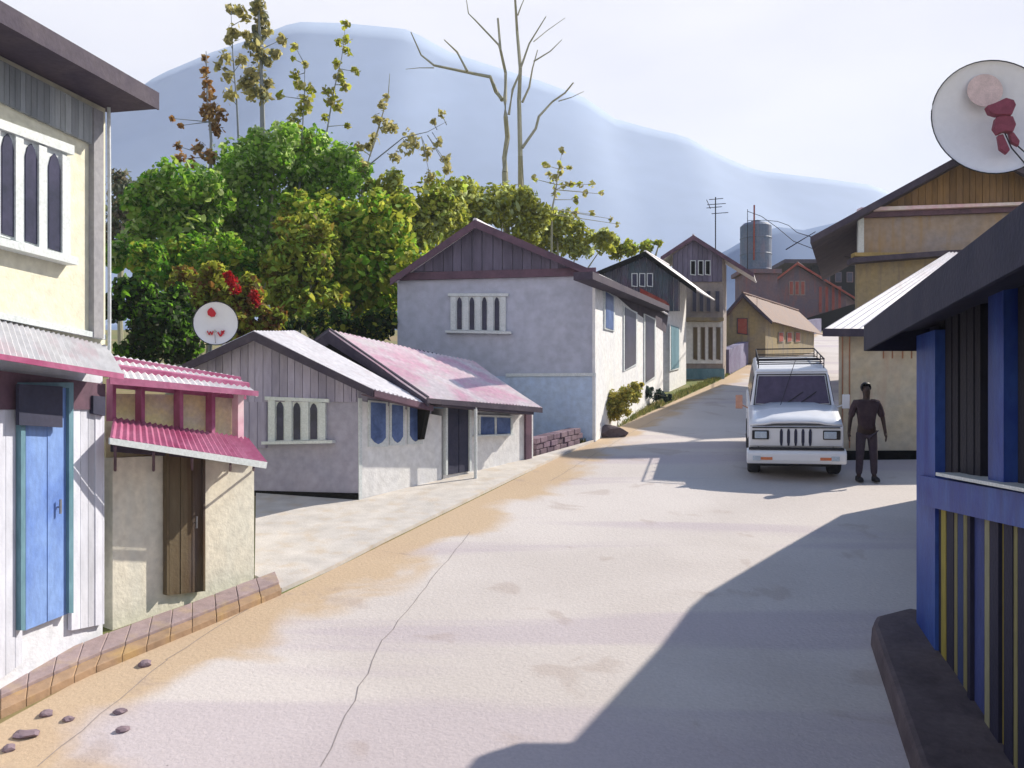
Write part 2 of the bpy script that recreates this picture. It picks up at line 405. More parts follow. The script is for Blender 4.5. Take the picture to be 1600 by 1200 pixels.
# ------------------------------------------------------------------ building parts
def lerp(a, b, t): return a+(b-a)*t
def window(pl, par, x0, x1, yt, yb, n=3, frame='window_white', glass='glass', arch=True, base=0.0, bar=.14, sill=True, label=None):
    T = lambda x: lerp(yt[0], yt[1], (x-x0)/(x1-x0)); B = lambda x: lerp(yb[0], yb[1], (x-x0)/(x1-x0))
    w = x1-x0; bw = w*bar/n
    f = MB()
    f.on(pl, [(x0, T(x0)), (x1, T(x1)), (x1, B(x1)), (x0, B(x0))], base+.03, base)
    h = B(x0)-T(x0); hb = h*.07
    f.on(pl, [(x0-bw, T(x0)-hb), (x1+bw, T(x1)-hb), (x1+bw, T(x1)+hb*.2), (x0-bw, T(x0)+hb*.2)], base+.075, base+.002)
    if sill: f.on(pl, [(x0-bw*1.5, B(x0)), (x1+bw*1.5, B(x1)), (x1+bw*1.5, B(x1)+hb), (x0-bw*1.5, B(x0)+hb)], base+.13, base+.002)
    cw = w/n
    for k in range(n+1):
        a = x0+k*cw-bw*.5; c = a+bw
        f.on(pl, [(a, T(a)+hb*.3), (c, T(c)+hb*.3), (c, B(c)-.5), (a, B(a)-.5)], base+.06, base+.004)
    fo = f.build('window', M[frame], par, label)
    for k in range(n):
        a = x0+k*cw+bw*.75; c = x0+(k+1)*cw-bw*.75; m = MB()
        ta = T(a)+hb*.6; tc_ = T(c)+hb*.6; ba = B(a)-h*.03; bc = B(c)-h*.03; tm = (ta+tc_)/2; ww = c-a
        if arch: pts = [(a, ba), (a, ta+h*.13), (a+ww*.2, lerp(ta, tc_, .2)+h*.04), ((a+c)/2, tm), (c-ww*.2, lerp(ta, tc_, .8)+h*.04), (c, tc_+h*.13), (c, bc)]
        else: pts = [(a, ba), (a, ta), (c, tc_), (c, bc)]
        m.on(pl, pts, base+.042, base+.031)
        m.build('pane', M[glass], fo)
    return fo
def plank_door(pl, par, q, colmat, framemat, base=0.0, n=3, handle=True, fw=4, label=None):
    (xa, ya0, ya1), (xb, yb0, yb1) = q      # left edge px with top/bottom, right edge px with top/bottom
    T = lambda x: lerp(ya0, yb0, (x-xa)/(xb-xa)); B = lambda x: lerp(ya1, yb1, (x-xa)/(xb-xa))
    m = MB()
    for k in range(n):
        a = xa+(xb-xa)*k/n+.6; c = xa+(xb-xa)*(k+1)/n-.6
        m.on(pl, [(a, T(a)), (c, T(c)), (c, B(c)), (a, B(a))], base+.03+.006*(k % 2), base)
    d = m.build('door', M[colmat], par, label)
    f = MB()
    f.on(pl, [(xa-fw, T(xa)), (xa, T(xa)), (xa, B(xa)), (xa-fw, B(xa))], base+.07, base)
    f.on(pl, [(xb, T(xb)), (xb+fw, T(xb)), (xb+fw, B(xb)), (xb, B(xb))], base+.07, base)
    f.on(pl, [(xa-fw, T(xa)-fw*1.2), (xb+fw, T(xb)-fw*1.2), (xb+fw, T(xb)), (xa-fw, T(xa))], base+.072, base)
    f.build('door_frame', M[framemat], d)
    if handle:
        hx = xa+(xb-xa)*.8; hy = lerp(T(hx), B(hx), .55)
        h = MB(); p = pl.pt(hx, hy, base+.07); h.tube([p, p+Vector((0, 0, .13))], .012); h.tube([p+Vector((0, 0, .06))-pl.n*.05, p+Vector((0, 0, .06))], .008)
        h.build('handle', M['chrome'], d)
    return d
def house(par, gpl, spl, corner, pxl, K, L, Rr, side_px, of=.35, wallmat='white_wall', roofmat='dark_tin', trim='plum', depth=None, nc=30, roof_r=None):
    """body with a gable towards the viewer. K, L, Rr: the roof outline (peak, left tip, right tip) measured on the rake plane"""
    sd = spl.d.copy()
    be = spl.pt(side_px, 600)
    if depth is None: depth = (Vector((be.x, be.y, 0))-Vector((corner.x, corner.y, 0))).length
    if sd.y < 0: sd = -sd
    k = gpl.pt(*K, of); l = gpl.pt(*L, of); r = gpl.pt(*Rr, of)
    lw = gpl.pt(pxl, 600); cw = Vector((corner.x, corner.y, 0)); lw = Vector((lw.x, lw.y, 0))
    def pr(p): return (Vector((p.x, p.y, 0))-cw).dot(gpl.d)
    def zr(t):
        T = sorted([(pr(l), l.z), (pr(k), k.z), (pr(r), r.z)])
        for (a, za), (b, zb) in zip(T, T[1:]):
            if a <= t <= b: return za+(zb-za)*(t-a)/(b-a)
        return T[0][1] if t < T[0][0] else T[-1][1]
    zb = min(gz(corner.y), gz(lw.y))-.4; dn = .07
    def at(t, z): q = cw+gpl.d*t; return Vector((q.x, q.y, z))
    tl = pr(lw); tk = pr(k)
    pts = [at(tl, zb), at(tl, zr(tl)-dn), at(tk, k.z-dn), at(0, zr(0)-dn), at(0, zb)]
    b = MB(); b.prism(pts, sd*depth); b.build('wall', M[wallmat], par)
    ext = sd*(depth+of+.3)
    for nm, e in (('roof', r), ('roof', l)):
        m = MB(); m.sheet(e, e+ext, k+ext, k, nc, .012, .03, .02)
        m.build('roof', M[(roof_r or roofmat) if e is r else roofmat], par)
    # barge boards and ridge
    m = MB()
    for e in (l, r):
        n2 = gpl.n*.03
        a, b2 = e+n2, k+n2
        m.prism([a+Vector((0, 0, .02)), b2+Vector((0, 0, .02)), b2-Vector((0, 0, .16)), a-Vector((0, 0, .13))], gpl.n*-.028)
    m.build('barge_board', M[trim], par)
    m = MB(); m.tube([k+Vector((0, 0, .02)), k+ext+Vector((0, 0, .02))], .05, 8); m.build('ridge_cap', M[roofmat], par)
    # eave soffit strips
    return dict(k=k, l=l, r=r, sd=sd, depth=depth, lw=lw, cw=cw, zr=zr, pr=pr)

# ================================================================== LEFT SIDE
# --- tall cream house at the left edge
P1 = Plane((-4.04, 8.9), (-.214, -1))
h1 = thing('two_storey_house', 'tall cream two-storey house at the left edge, with overhanging dark eave and a blue door', 'house', (-4.04, 8.9, gz(8.9)))
def body(par, name, matl, pts, z0, z1, vec=None):
    b = MB(); b.prism([(p[0], p[1], z0) for p in pts], (0, 0, z1-z0)); return b.build(name, M[matl], par)
N1 = Vector((-4.04, 8.9, 0))-Vector((.209, .978, 0))*7
C1 = Vector((-4.04, 8.9, 0)); bk = -P1.n*5
zt1 = P1.pt(246, 150, .5).z-.13; zm1 = P1.pt(165, 545).z
body(h1, 'wall', 'cream', [C1, N1, N1+bk, C1+bk], zm1, zt1)
body(h1, 'lower_wall', 'pale_blue', [C1-P1.n*.03, N1-P1.n*.03, N1+bk, C1+bk], -.3, zm1)
m = MB(); A = P1.pt(246, 150, .5); B = P1.pt(-420, -230, .5)
B.z = A.z
up = -P1.n*2.8+Vector((0, 0, 1.25))
m.sheet(A, B, B+up, A+up, 70, .012, .03); m.sheet(A+up*2-Vector((0, 0, 2.5)), B+up*2-Vector((0, 0, 2.5)), B+up, A+up, 60, .012, .03); m.build('roof', M['dark_tin'], h1)
d = -P1.n*.56
m = MB(); m.prism([A+Vector((0, 0, -.13)), B+Vector((0, 0, -.13)), B+d+Vector((0, 0, -.13)), A+d+Vector((0, 0, -.13))], (0, 0, .02)); m.prism([A+Vector((0, 0, -.11)), A+up, A+up+Vector((0,0,-1.3)), A+d*2+Vector((0, 0, -.11))], P1.d*.03); m.build('soffit', M['soffit'], h1)
m = MB(); m.prism([A+P1.n*.02+Vector((0, 0, .03)), B+P1.n*.02+Vector((0, 0, .03)), B+P1.n*.02-Vector((0, 0, .14)), A+P1.n*.02-Vector((0, 0, .14))], -P1.n*.018); m.build('fascia', M['soffit'], h1)
m = MB(); m.boards(P1, [(-120, 32), (146, 168)], [(-120, 102), (146, 226)], 9.5, .8, .03, .002); m.build('shaded_frieze_boards', M['board_shade'], h1)  # grey of these boards is the eave's shadow put into the colour
m = MB(); m.rect(P1, 147, 162, 172, 528, .06); m.build('corner_board', mat('grey_corner_board', (.36, .36, .38), (.30, .30, .33), 2, bump=.2), h1)
window(P1, h1, -42, 104, (178, 240), (355, 402), 4, bar=.34)
m = MB(); m.on(P1, [(-150, 455), (166, 523), (166, 531), (-150, 468)], .05); m.build('storey_band', M['window_white'], h1)
# lean-to canopy over the ground floor: pale tin with a magenta fascia
def canopy(par, pl, top, bot, off, tinmat, fasmat, nc=16, thick=.03, fh=10):
    (ax, ay), (bx, by) = top; (cx, cy), (dx, dy) = bot
    m = MB(); m.sheet(pl.pt(cx, cy, off), pl.pt(dx, dy, off), pl.pt(bx, by, .02), pl.pt(ax, ay, .02), nc, .010, thick); o = m.build('canopy', M[tinmat], par)
    m = MB(); m.on(pl, [(cx, cy-2), (dx, dy-2), (dx, dy+fh), (cx, cy+fh)], off+.022, off+.004); m.build('fascia', M[fasmat], o)
    return o
M['pale_tin'] = mat('pale_grey_tin', (.62, .62, .64), (.52, .53, .58), 1.0, rough=.55, dirt=(.45, .33, .38, .6))
canopy(h1, P1, ((-200, 452), (168, 540)), ((-200, 522), (194, 586)), .42, 'pale_tin', 'magenta_tin', 40, fh=7)
m = MB(); m.on(P1, [(-150, 560), (165, 600), (165, 640), (-150, 640)], .035, .0); m.build('lintel_board', M['plum'], h1)
plank_door(P1, h1, ((40, 606, 985), (108, 606, 958)), 'blue_door', 'teal', n=2, fw=7)
m = MB(); m.on(P1, [(30, 600), (98, 604), (98, 668), (30, 664)], .11, .076); m.build('rolled_blind', M['navy'], h1)
m = MB(); m.on(P1, [(146, 618), (165, 620), (165, 650), (146, 646)], .06, .0); m.build('meter_box', M['navy'], h1)
m = MB(); m.boards(P1, [(112, 640), (163, 640)], [(112, 985), (163, 975)], 13, .7, .012, -.02); m.build('cladding', mat('lilac_white_board', (.70, .72, .82), (.64, .67, .78), 1.2, (1, 1, .3), bump=.2, tone=True, dirt=(.5, .52, .62, .4)), h1)
m = MB(); m.boards(P1, [(-60, 630), (35, 630)], [(-60, 1110), (35, 1035)], 17, .7, .012, -.02); m.build('cladding', bpy.data.materials['lilac_white_board'], h1)
m = MB(); m.tube([P1.pt(170, 168, .08), P1.pt(171, 300, .07), P1.pt(171, 560, .07)], .018, 8); m.build('downpipe', M['window_white'], h1)

# --- pink-trimmed shop
g2a, g2b = G(176, 985), G(397, 907)
P2 = PL(g2a, g2b)
h2 = thing('roadside_shop', 'small cream shop with magenta tin awning, yellow upper panels and a brown plank door', 'shop', g2a)
a, b_ = Vector((g2a.x, g2a.y, 0)), Vector((g2b.x, g2b.y, 0)); bk = -P2.n*3.2
zs = P2.pt(397, 705).z
body(h2, 'wall', 'shop_cream', [a, b_, b_+bk, a+bk], gz(9)-.4, zs)
zu = P2.pt(380, 618).z
body(h2, 'upper_wall', 'yellow_panel', [a-P2.n*.12, b_-P2.n*.12-P2.d*.12, b_+bk-P2.d*.12, a+bk], zs+.002, zu)
plank_door(P2, h2, ((264, 700, 930), (318, 704, 924)), 'brown_door', 'brown_door', base=.02, n=3, fw=3)
# awning
m = MB(); m.sheet(P2.pt(172, 684, .50), P2.pt(418, 722, .50), P2.pt(388, 684, .0), P2.pt(178, 652, .0), 26, .012, .02); aw = m.build('awning', M['magenta_tin'], h2)
m = MB(); m.on(P2, [(172, 684), (418, 722), (416, 732), (172, 694)], .53, .505); m.build('fascia', M['window_white'], aw)
m = MB()
for x in (180, 240, 300, 360, 396): m.tube([P2.pt(x, 735, .01), P2.pt(x, 688+(x-172)*.155+8, .46)], .014)
m.build('awning_bracket', M['plum'], aw)
m = MB(); m.on(P2, [(176, 692), (398, 712), (398, 724), (176, 706)], .06, .021); m.build('lintel', M['soffit'], h2)
# upper posts, rails and roof
for x in (176, 221, 281, 331, 372):
    m = MB(); m.rect(P2, x, x+5.5 if x < 372 else x+9, 592+(x-176)*.1, 658+(x-176)*.15, .02, -.09); m.build('post', M['magenta_tin' if x < 372 else 'pink_tin'], h2)
m = MB(); m.on(P2, [(176, 596), (385, 612), (385, 624), (176, 606)], -.06, -.115); m.build('valance', M['magenta_tin'], h2)
m = MB(); m.sheet(P2.pt(172, 592, .28), P2.pt(404, 616, .28), P2.pt(370, 588, -.75), P2.pt(160, 552, -1.1), 22, .012, .025); m.build('roof', M['white_tin'], h2)
m = MB(); m.on(P2, [(172, 588), (404, 611), (404, 619), (172, 600)], .305, .285); m.build('fascia', M['magenta_tin'], h2)
m = MB(); q = [P2.pt(172, 589, .28), P2.pt(404, 613, .28)]; e = [P2.pt(160, 552, -1.1), P2.pt(370, 588, -.75)]
for t in (.38, .78):
    s0, s1 = q[0].lerp(e[0], t), q[1].lerp(e[1], t)
    m.prism([s0+Vector((0, 0, .03)), s1+Vector((0, 0, .03)), s1.lerp(e[1], .12)+Vector((0, 0, .03)), s0.lerp(e[0], .12)+Vector((0, 0, .03))], (0, 0, -.05))
m.build('roof_batten', M['magenta_tin'], h2)

# --- lilac gable cottage
c3 = G(560, 785); e4 = G(835, 718)
P4 = PL(c3, e4)                                    # the shared street front of the two cottages
P3 = Plane((c3.x, c3.y), (-.965, .26))
h3 = thing('lilac_cottage', 'low lilac-grey cottage with boarded gable and three-light window, small dish on its ridge', 'cottage', c3)
k3, l3, r3 = P3.pt(397, 518, .30), P3.pt(225, 598, .30), P3.pt(584, 609, .30)
kb3 = P(462, 517, 16.0); rb3 = P4.pt(676, 633, .32); lb3 = l3+(kb3-k3)
lw3 = P3.pt(330, 600); bw3 = P4.pt(674, 640)
def zroof3(px): return P3.pt(px, lerp(518, 609, (px-397)/(584-397)) if px > 397 else lerp(518, 598, (397-px)/172), .0).z-.06
fr = [Vector((lw3.x, lw3.y, 1.6)), Vector((lw3.x, lw3.y, zroof3(330))), Vector((P3.pt(397, 600).x, P3.pt(397, 600).y, k3.z-.1)), Vector((c3.x, c3.y, zroof3(560))), Vector((c3.x, c3.y, 1.6))]
bkp = [Vector((lw3.x+1.3, lw3.y+1.6, 1.6)), Vector((lw3.x+1.3, lw3.y+1.6, fr[1].z)), Vector((kb3.x-.05, kb3.y-.1, kb3.z-.12)), Vector((bw3.x, bw3.y, rb3.z-.02)), Vector((bw3.x, bw3.y, 1.6))]
m = MB(); m.v += fr+bkp; m.f += [(0, 1, 2, 3, 4), (9, 8, 7, 6, 5)]+[(k, 5+k, 5+(k+1) % 5, (k+1) % 5) for k in range(5)]; m.c += [None]*7; m.m += [0]*7; m.build('wall', M['lilac_wall'], h3)
m = MB(); m.sheet(r3, rb3, kb3, k3, 14, .012, .03, .02); m.build('roof', M['white_tin'], h3)
m = MB(); m.sheet(l3, lb3, kb3, k3, 14, .012, .03, .02); m.build('roof', M['white_tin'], h3)
m = MB()
for e in (l3, r3):
    n2 = P3.n*.03; m.prism([e+n2+Vector((0, 0, .0)), k3+n2+Vector((0, 0, .0)), k3+n2-Vector((0, 0, .15)), e+n2-Vector((0, 0, .12))], P3.n*-.028)
m.build('barge_board', M['soffit'], h3)
m = MB(); dz = Vector((0, 0, .005)); m.prism([r3-dz, rb3-dz, rb3-Vector((0, 0, .10)), r3-Vector((0, 0, .10))], P4.n*.02); m.prism([r3-Vector((0, 0, .10)), rb3-Vector((0, 0, .10)), rb3-P4.n*.3-Vector((0, 0, .08)), r3-P4.n*.3-Vector((0, 0, .08))], (0, 0, .015)); m.build('soffit', M['plum'], h3)
m = MB(); m.boards(P3, [(300, 572), (397, 530), (556, 603)], [(300, 628), (556, 628)], 12.5, .8, .03, .002); m.build('gable_boards', M['lilac_board'], h3)
m = MB(); m.boards(P3, [(378, 628), (416, 628)], [(378, 700), (416, 700)], 12.5, .8, .03, .002); m.build('side_boards', M['lilac_board'], h3)
window(P3, h3, 424, 503, (624, 628), (690, 688), 3, bar=.40)
m = MB(); m.rect(P3, 338, 559, 768, 789, .04); m.build('wall_base', M['rubble'], h3)
s3 = MB(); s3.on(P4, [(561, 626), (690, 650), (690, 757), (561, 784)], .012, -.05); s3.build('street_wall', M['white_wall'], h3)
for i, (a, c) in enumerate(((580, 603), (613, 630), (641, 658))):
    fo = MB(); t = 626+(a-560)*.12
    fo.on(P4, [(a-3, t-3), (c+3, t), (c+3, 698-i*2), (a-3, 698-i*2)], .045, .012); f = fo.build('window', M['window_white'], h3)
    pn = MB(); bt = 694-i*2
    pn.on(P4, [(a, t), (c, t+2), (c, bt-10), ((a*.25+c*.75), bt-3), ((a+c)/2, bt), ((a*.75+c*.25), bt-3), (a, bt-10)], .056, .046); pn.build('pane', M['glass_blue'], f)
m = MB(); m.rect(P4, 561, 566, 622, 785, .03, .012); m.build('corner_board', M['window_white'], h3)

# --- white cottage with the faded pink roof
b4 = P4.pt(692, 755)
h4 = thing('pink_roof_cottage', 'whitewashed cottage with a faded pink tin roof and dark doorway, next to the lilac cottage', 'cottage', (b4.x, b4.y, gz(b4.y)))
zb4 = P4.pt(760, 640).z
A4, B4 = P4.pt(693, 640), P4.pt(833, 640)
body(h4, 'wall', 'white_wall', [(A4.x, A4.y), (B4.x, B4.y), (B4.x-P4.n.x*3, B4.y-P4.n.y*3), (A4.x-P4.n.x*3, A4.y-P4.n.y*3)], gz(A4.y)-.5, zb4+.02)
Ea, Eb = P4.pt(668, 622, .42), P4.pt(848, 637, .42)
Ka = Plane((P4.o-P4.n*2.1)[:2], P4.d[:2]).pt(514, 515); Kb = Plane((P4.o-P4.n*2.1)[:2], P4.d[:2]).pt(742, 566)
m = MB(); m.sheet(Ea, Eb, Kb, Ka, 34, .014, .03, .03); m.build('roof', M['pink_tin'], h4)
m = MB(); m.sheet(Ka-P4.n*2.0-Vector((0, 0, .8)), Kb-P4.n*2.0-Vector((0, 0, .8)), Kb, Ka, 30, .014, .03); m.build('roof', M['dark_tin'], h4)
# dark gable end that looks towards us over the lilac cottage's roof
gq = [Ea-P4.n*.1, Ka+Vector((0, 0, -.03)), Ka-P4.n*2.0-Vector((0, 0, .9)), Ea-P4.n*2.3-Vector((0, 0, .9)), Ea-P4.n*.3-Vector((0, 0, .7))]
m = MB(); m.prism([p+P4.d*.12 for p in gq], P4.d*.1); m.build('gable', M['teal_dark'], h4)
m = MB()
for e, k in ((Ea, Ka), (Ka-P4.n*2.0-Vector((0, 0, .8)), Ka)):
    m.prism([e+Vector((0, 0, .03)), k+Vector((0, 0, .03)), k-Vector((0, 0, .26)), e-Vector((0, 0, .14))], P4.d*.04)
m.build('barge_board', M['soffit'], h4)
m = MB(); m.on(P4, [(668, 622), (848, 637), (848, 645), (668, 630)], .44, .41); m.on(P4, [(690, 626), (834, 640), (834, 648), (690, 634)], .42, .0); m.build('soffit', M['soffit'], h4)
plank_door(P4, h4, ((700, 634, 742), (734, 636, 736)), 'navy', 'window_white', base=.0, n=2, fw=3, handle=False)
window(P4, h4, 750, 800, (650, 652), (680, 678), 2, glass='glass_blue', arch=False, bar=.1)
m = MB(); m.rect(P4, 822, 831, 645, 720, .05); m.build('corner_board', M['plum'], h4)
m = MB(); p = P4.pt(743, 748, .4); m.tube([(p.x, p.y, gz(p.y)-.05), P4.pt(743, 628, .4)], .03, 8); m.build('porch_post', M['window_white'], h4)

# --- big blue-grey gabled house
c5 = G(930, 690); e5 = G(1036, 618)
P5s = PL(c5, e5); P5 = Plane((c5.x, c5.y), (-.985, .17))
h5 = thing('grey_gabled_house', 'large blue-grey two-storey house with slate boarded gable and four-slot window, beside the road', 'house', c5)
H5 = house(h5, P5, P5s, c5, 621, (742, 345), (610, 437), (936, 428), 1036, of=.30, wallmat='grey_wall', roofmat='white_tin', trim='plum', nc=60)
m = MB(); m.boards(P5, [(632, 420), (742, 354), (905, 422)], [(632, 424), (905, 424)], 15, 1, .04, .002); m.build('gable_boards', M['slate_board'], h5)
m = MB(); m.rect(P5, 619, 931, 422, 434, .09); m.build('tie_band', M['plum'], h5)
window(P5, h5, 708, 786, (462, 462), (516, 518), 4, bar=.42)
m = MB(); m.rect(P5, 621, 931, 588, 700, .03, -.05); m.build('plinth_wall', M['sky_plinth'], h5)
m = MB(); m.rect(P5, 790, 931, 583, 588, .06); m.build('string_course', M['window_white'], h5)
m = MB(); m.on(P5s, [(930, 425), (1036, 475), (1036, 620), (930, 690)], .015, -.05); m.build('street_wall', M['white_wall'], h5)
def slot(par, pl, x0, x1, t0, t1, b0, b1, gl='glass', fr='window_white', fw=2.0, base=.015, nm='window'):
    f = MB(); f.on(pl, [(x0-fw, t0-fw), (x1+fw, t1-fw), (x1+fw, b1+fw), (x0-fw, b0+fw)], base+.035, base); fo = f.build(nm, M[fr], par)
    m = MB(); m.on(pl, [(x0, t0), (x1, t1), (x1, b1), (x0, b0)], base+.045, base+.036)
    m.build('pane', M[gl], fo)
    return fo
slot(h5, P5s, 947, 959, 456, 464, 512, 516, 'glass_blue')
slot(h5, P5s, 977, 994, 480, 490, 578, 568, 'glass')
slot(h5, P5s, 1009, 1023, 492, 500, 598, 588, 'glass')
m = MB(); m.on(P5s, [(926, 424), (1046, 478), (1046, 486), (926, 436)], .40, .0); m.on(P5s, [(926, 426), (1046, 480), (1040, 520), (990, 486), (945, 446)], .022, .0)  # second piece: thin dark wedge on the wall, painting the eave's shade
m.build('soffit', M['soffit'], h5)

# --- the row of smaller houses climbing the road behind it
c6 = G(1046, 612)
P6s = PL(c6, G(1074, 599)); P6 = Plane((c6.x, c6.y), (-.99, .14))
h6 = thing('white_row_house', 'narrow white house with dark teal gable and three pale outlined windows, behind the grey house', 'house', c6)
house(h6, P6, P6s, c6, 925, (1008, 394), (926, 428), (1088, 452), 1072, of=.35, wallmat='white_wall', roofmat='white_tin', trim='teal_dark', nc=26)
m = MB(); m.boards(P6, [(935, 430), (1008, 402), (1062, 434)], [(935, 486), (1062, 486)], 9, .5, .05, .002); m.build('gable_boards', M['teal_dark'], h6)
for x in (988, 1000, 1012):
    slot(h6, P6, x, x+7, 428, 428, 446, 447, 'navy', fw=1.3, base=.062)
m = MB(); m.on(P6, [(1000, 450), (1040, 470), (1046, 476), (1046, 482), (1000, 462)], .10, .063); m.build('sign_board', M['brick_red'], h6)
slot(h6, P6s, 1049, 1061, 508, 512, 578, 574, 'teal')
c7 = G(1130, 592)
P7 = Plane((c7.x, c7.y), (-.985, -.05)); P7s = Plane((c7.x, c7.y), (.30, .95))
h7 = thing('shuttered_row_house', 'tall grey row house with plum gable, narrow dark shutters and a white ground floor', 'house', c7)
house(h7, P7, P7s, c7, 1050, (1083, 368), (1032, 402), (1178, 428), 1160, of=.30, wallmat='umber_wall', roofmat='white_tin', trim='plum', depth=1.6, nc=26)
m = MB(); m.boards(P7, [(1052, 398), (1083, 376), (1128, 402)], [(1052, 440), (1128, 440)], 8, .5, .05, .002); m.build('gable_boards', M['slate_board'], h7)
for x in (1080, 1092, 1103):
    slot(h7, P7, x, x+6, 408, 408, 428, 429, 'slate_board', fw=1.3, base=.062)
for x in (1082, 1093, 1104, 1118):
    slot(h7, P7, x, x+6, 455, 455, 486, 487, 'glass', 'umber_wall', fw=1.0, base=.01)
m = MB(); m.rect(P7, 1072, 1129, 500, 568, .05, -.02); m.build('lower_wall', M['white_wall'], h7)
m = MB(); m.rect(P7, 1070, 1131, 496, 501, .5, 0); m.build('canopy', M['ochre_wall'], h7)
for x in (1084, 1096, 1108, 1120):
    slot(h7, P7, x, x+5, 512, 512, 560, 562, 'brown_door', 'umber_wall', fw=1.0, base=.052, nm='door')
m = MB(); m.rect(P7, 1060, 1132, 576, 594, .06, -.02); m.build('wall_base', M['teal'], h7)
c8 = G(1196, 569)
P8 = Plane((c8.x, c8.y), (-.99, .0)); P8s = Plane((c8.x, c8.y), (.60, .9))
h8 = thing('ochre_bungalow', 'small ochre bungalow with a brick-red window in its gable and rusty roof', 'house', c8)
house(h8, P8, P8s, c8, 1131, (1160, 458), (1124, 500), (1206, 502), 1272, of=.3, wallmat='ochre_wall', roofmat='rust_tin', trim='soffit', nc=22)
slot(h8, P8, 1153, 1167, 498, 498, 520, 522, 'brick_red', 'soffit', fw=1.2)
for x in (1218, 1231, 1244):
    slot(h8, P8s, x, x+6, 520, 520, 534, 533, 'brick_red', 'umber_wall', fw=1.0)
c9 = P(1322, 519, 66)
P9 = Plane((c9.x, c9.y), (-1, .0)); P9s = Plane((c9.x, c9.y), (.5, .9))
h9 = thing('maroon_house', 'dusky maroon house with brick-red gable edge at the top of the road', 'house', (c9.x, c9.y, gz(66)))
house(h9, P9, P9s, c9, 1196, (1246, 410), (1190, 452), (1338, 466), 1322, of=.5, wallmat='maroon_wall', roofmat='rust_tin', trim='brick_red', depth=7, nc=22)
for x in (1234, 1243, 1252):
    slot(h9, P9, x, x+5, 440, 440, 460, 460, 'brick_red', 'umber_wall', fw=1.2)
for x in (1280, 1290, 1300, 1310):
    slot(h9, P9, x, x+4, 448, 448, 488, 488, 'brick_red', 'maroon_wall', fw=1.0)
c10 = P(1400, 519, 80)
h10 = thing('flat_roofed_house', 'dark flat-roofed house behind the maroon house, under the brown building', 'house', (c10.x, c10.y, gz(80)))
P10 = Plane((c10.x, c10.y), (-1, 0)); A10 = P10.pt(1268, 420)
body(h10, 'wall', 'slate_board', [(A10.x, A10.y), (c10.x, c10.y), (c10.x, c10.y+8), (A10.x, A10.y+8)], gz(80)-1, P10.pt(1300, 415).z)
m = MB(); m.rect(P10, 1226, 1402, 405, 411, .6, -8.6); m.build('roof_slab', M['soffit'], h10)
for x in (1288, 1306, 1324): slot(h10, P10, x, x+8, 426, 426, 440, 440, 'glass', 'maroon_wall', fw=1)
# low dark wall standing in for the shade along the upper road's left
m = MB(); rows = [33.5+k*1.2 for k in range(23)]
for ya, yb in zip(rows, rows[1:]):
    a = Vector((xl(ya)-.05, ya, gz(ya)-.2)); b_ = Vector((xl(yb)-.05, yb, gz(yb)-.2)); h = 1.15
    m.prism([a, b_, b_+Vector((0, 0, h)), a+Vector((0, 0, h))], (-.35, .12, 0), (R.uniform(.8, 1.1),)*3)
tag(m.build('bank_shade_wall', mat('violet_shade_wall', (.17, .15, .26), (.24, .24, .36), 1, bump=.6, bscale=8, tone=True), None), 'low violet wall standing in for the shade along the left side of the upper road', 'wall')

PT = Plane((21, 63.0), (1, 0)); m = MB()  # dark wall added to draw the shade band across the road top
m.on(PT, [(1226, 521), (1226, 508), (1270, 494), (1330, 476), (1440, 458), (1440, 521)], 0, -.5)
tag(m.build('shade_band_wall', bpy.data.materials['violet_shade_wall'], None, root_loc=PT.pt(1330, 521)), 'dark violet wall standing in for the shade band at the top of the road, in front of the maroon house', 'wall')
# ================================================================== RIGHT SIDE
# --- tan lower building with the white lean-to roof
cR = Vector((6.47, 17.75, 0)); PR = Plane((6.47, 17.75), (1, 0.05))
hr = thing('tan_lean_to_building', 'tan plastered building with a whitewashed lean-to roof, behind the parked van', 'building', (cR.x, cR.y, gz(cR.y)))
zr = PR.pt(1400, 523).z
body(hr, 'wall', 'tan_wall', [(6.47, 17.75), (13, 18.08), (13, 21.6), (7.85, 21.3)], gz(17.7)-.5, zr)
A = PR.pt(1286, 515, .45); B = Vector((13.5, A.y+.37, A.z))
K1 = P(1482, 394, 20.4)
K2 = Vector((13.5, 20.7, K1.z))
m = MB(); m.sheet(A, B, K2, K1, 44, .014, .03); m.build('roof', M['white_tin'], hr)
m = MB(); m.prism([A+Vector((0, -.02, .02)), B+Vector((0, -.02, .02)), B+Vector((0, -.02, -.15)), A+Vector((0, -.02, -.13))], (0, .03, 0))
m.prism([A+Vector((-.01, 0, .0)), K1+Vector((-.01, 0, .0)), K1+Vector((-.01, 0, -.10)), A+Vector((-.01, 0, -.13))], (.03, 0, 0)); m.build('barge_board', M['soffit'], hr)
m = MB(); m.prism([(6.6, 17.9, zr+.001), (7.8, 21.2, zr+.001), (K1.x-.1, 21.0, K1.z-.2), (K1.x-.1, 20.5, K1.z-.14)], (5.0, 0, 0)); m.build('gable', M['tan_wall'], hr)
m = MB(); m.rect(PR, 1309, 1500, 704, 721, .05, -.05); m.build('wall_base', M['rubble'], hr)
for x in (1316, 1327, 1380, 1394, 1410, 1424, 1444): 
    m = MB(); m.rect(PR, x, x+1.6, 526, 560 if x > 1330 else 700, .018, -.01); m.build('batten', mat('orange_batten_paint', (.52, .26, .15)) if 'orange_batten_paint' not in bpy.data.materials else bpy.data.materials['orange_batten_paint'], hr)

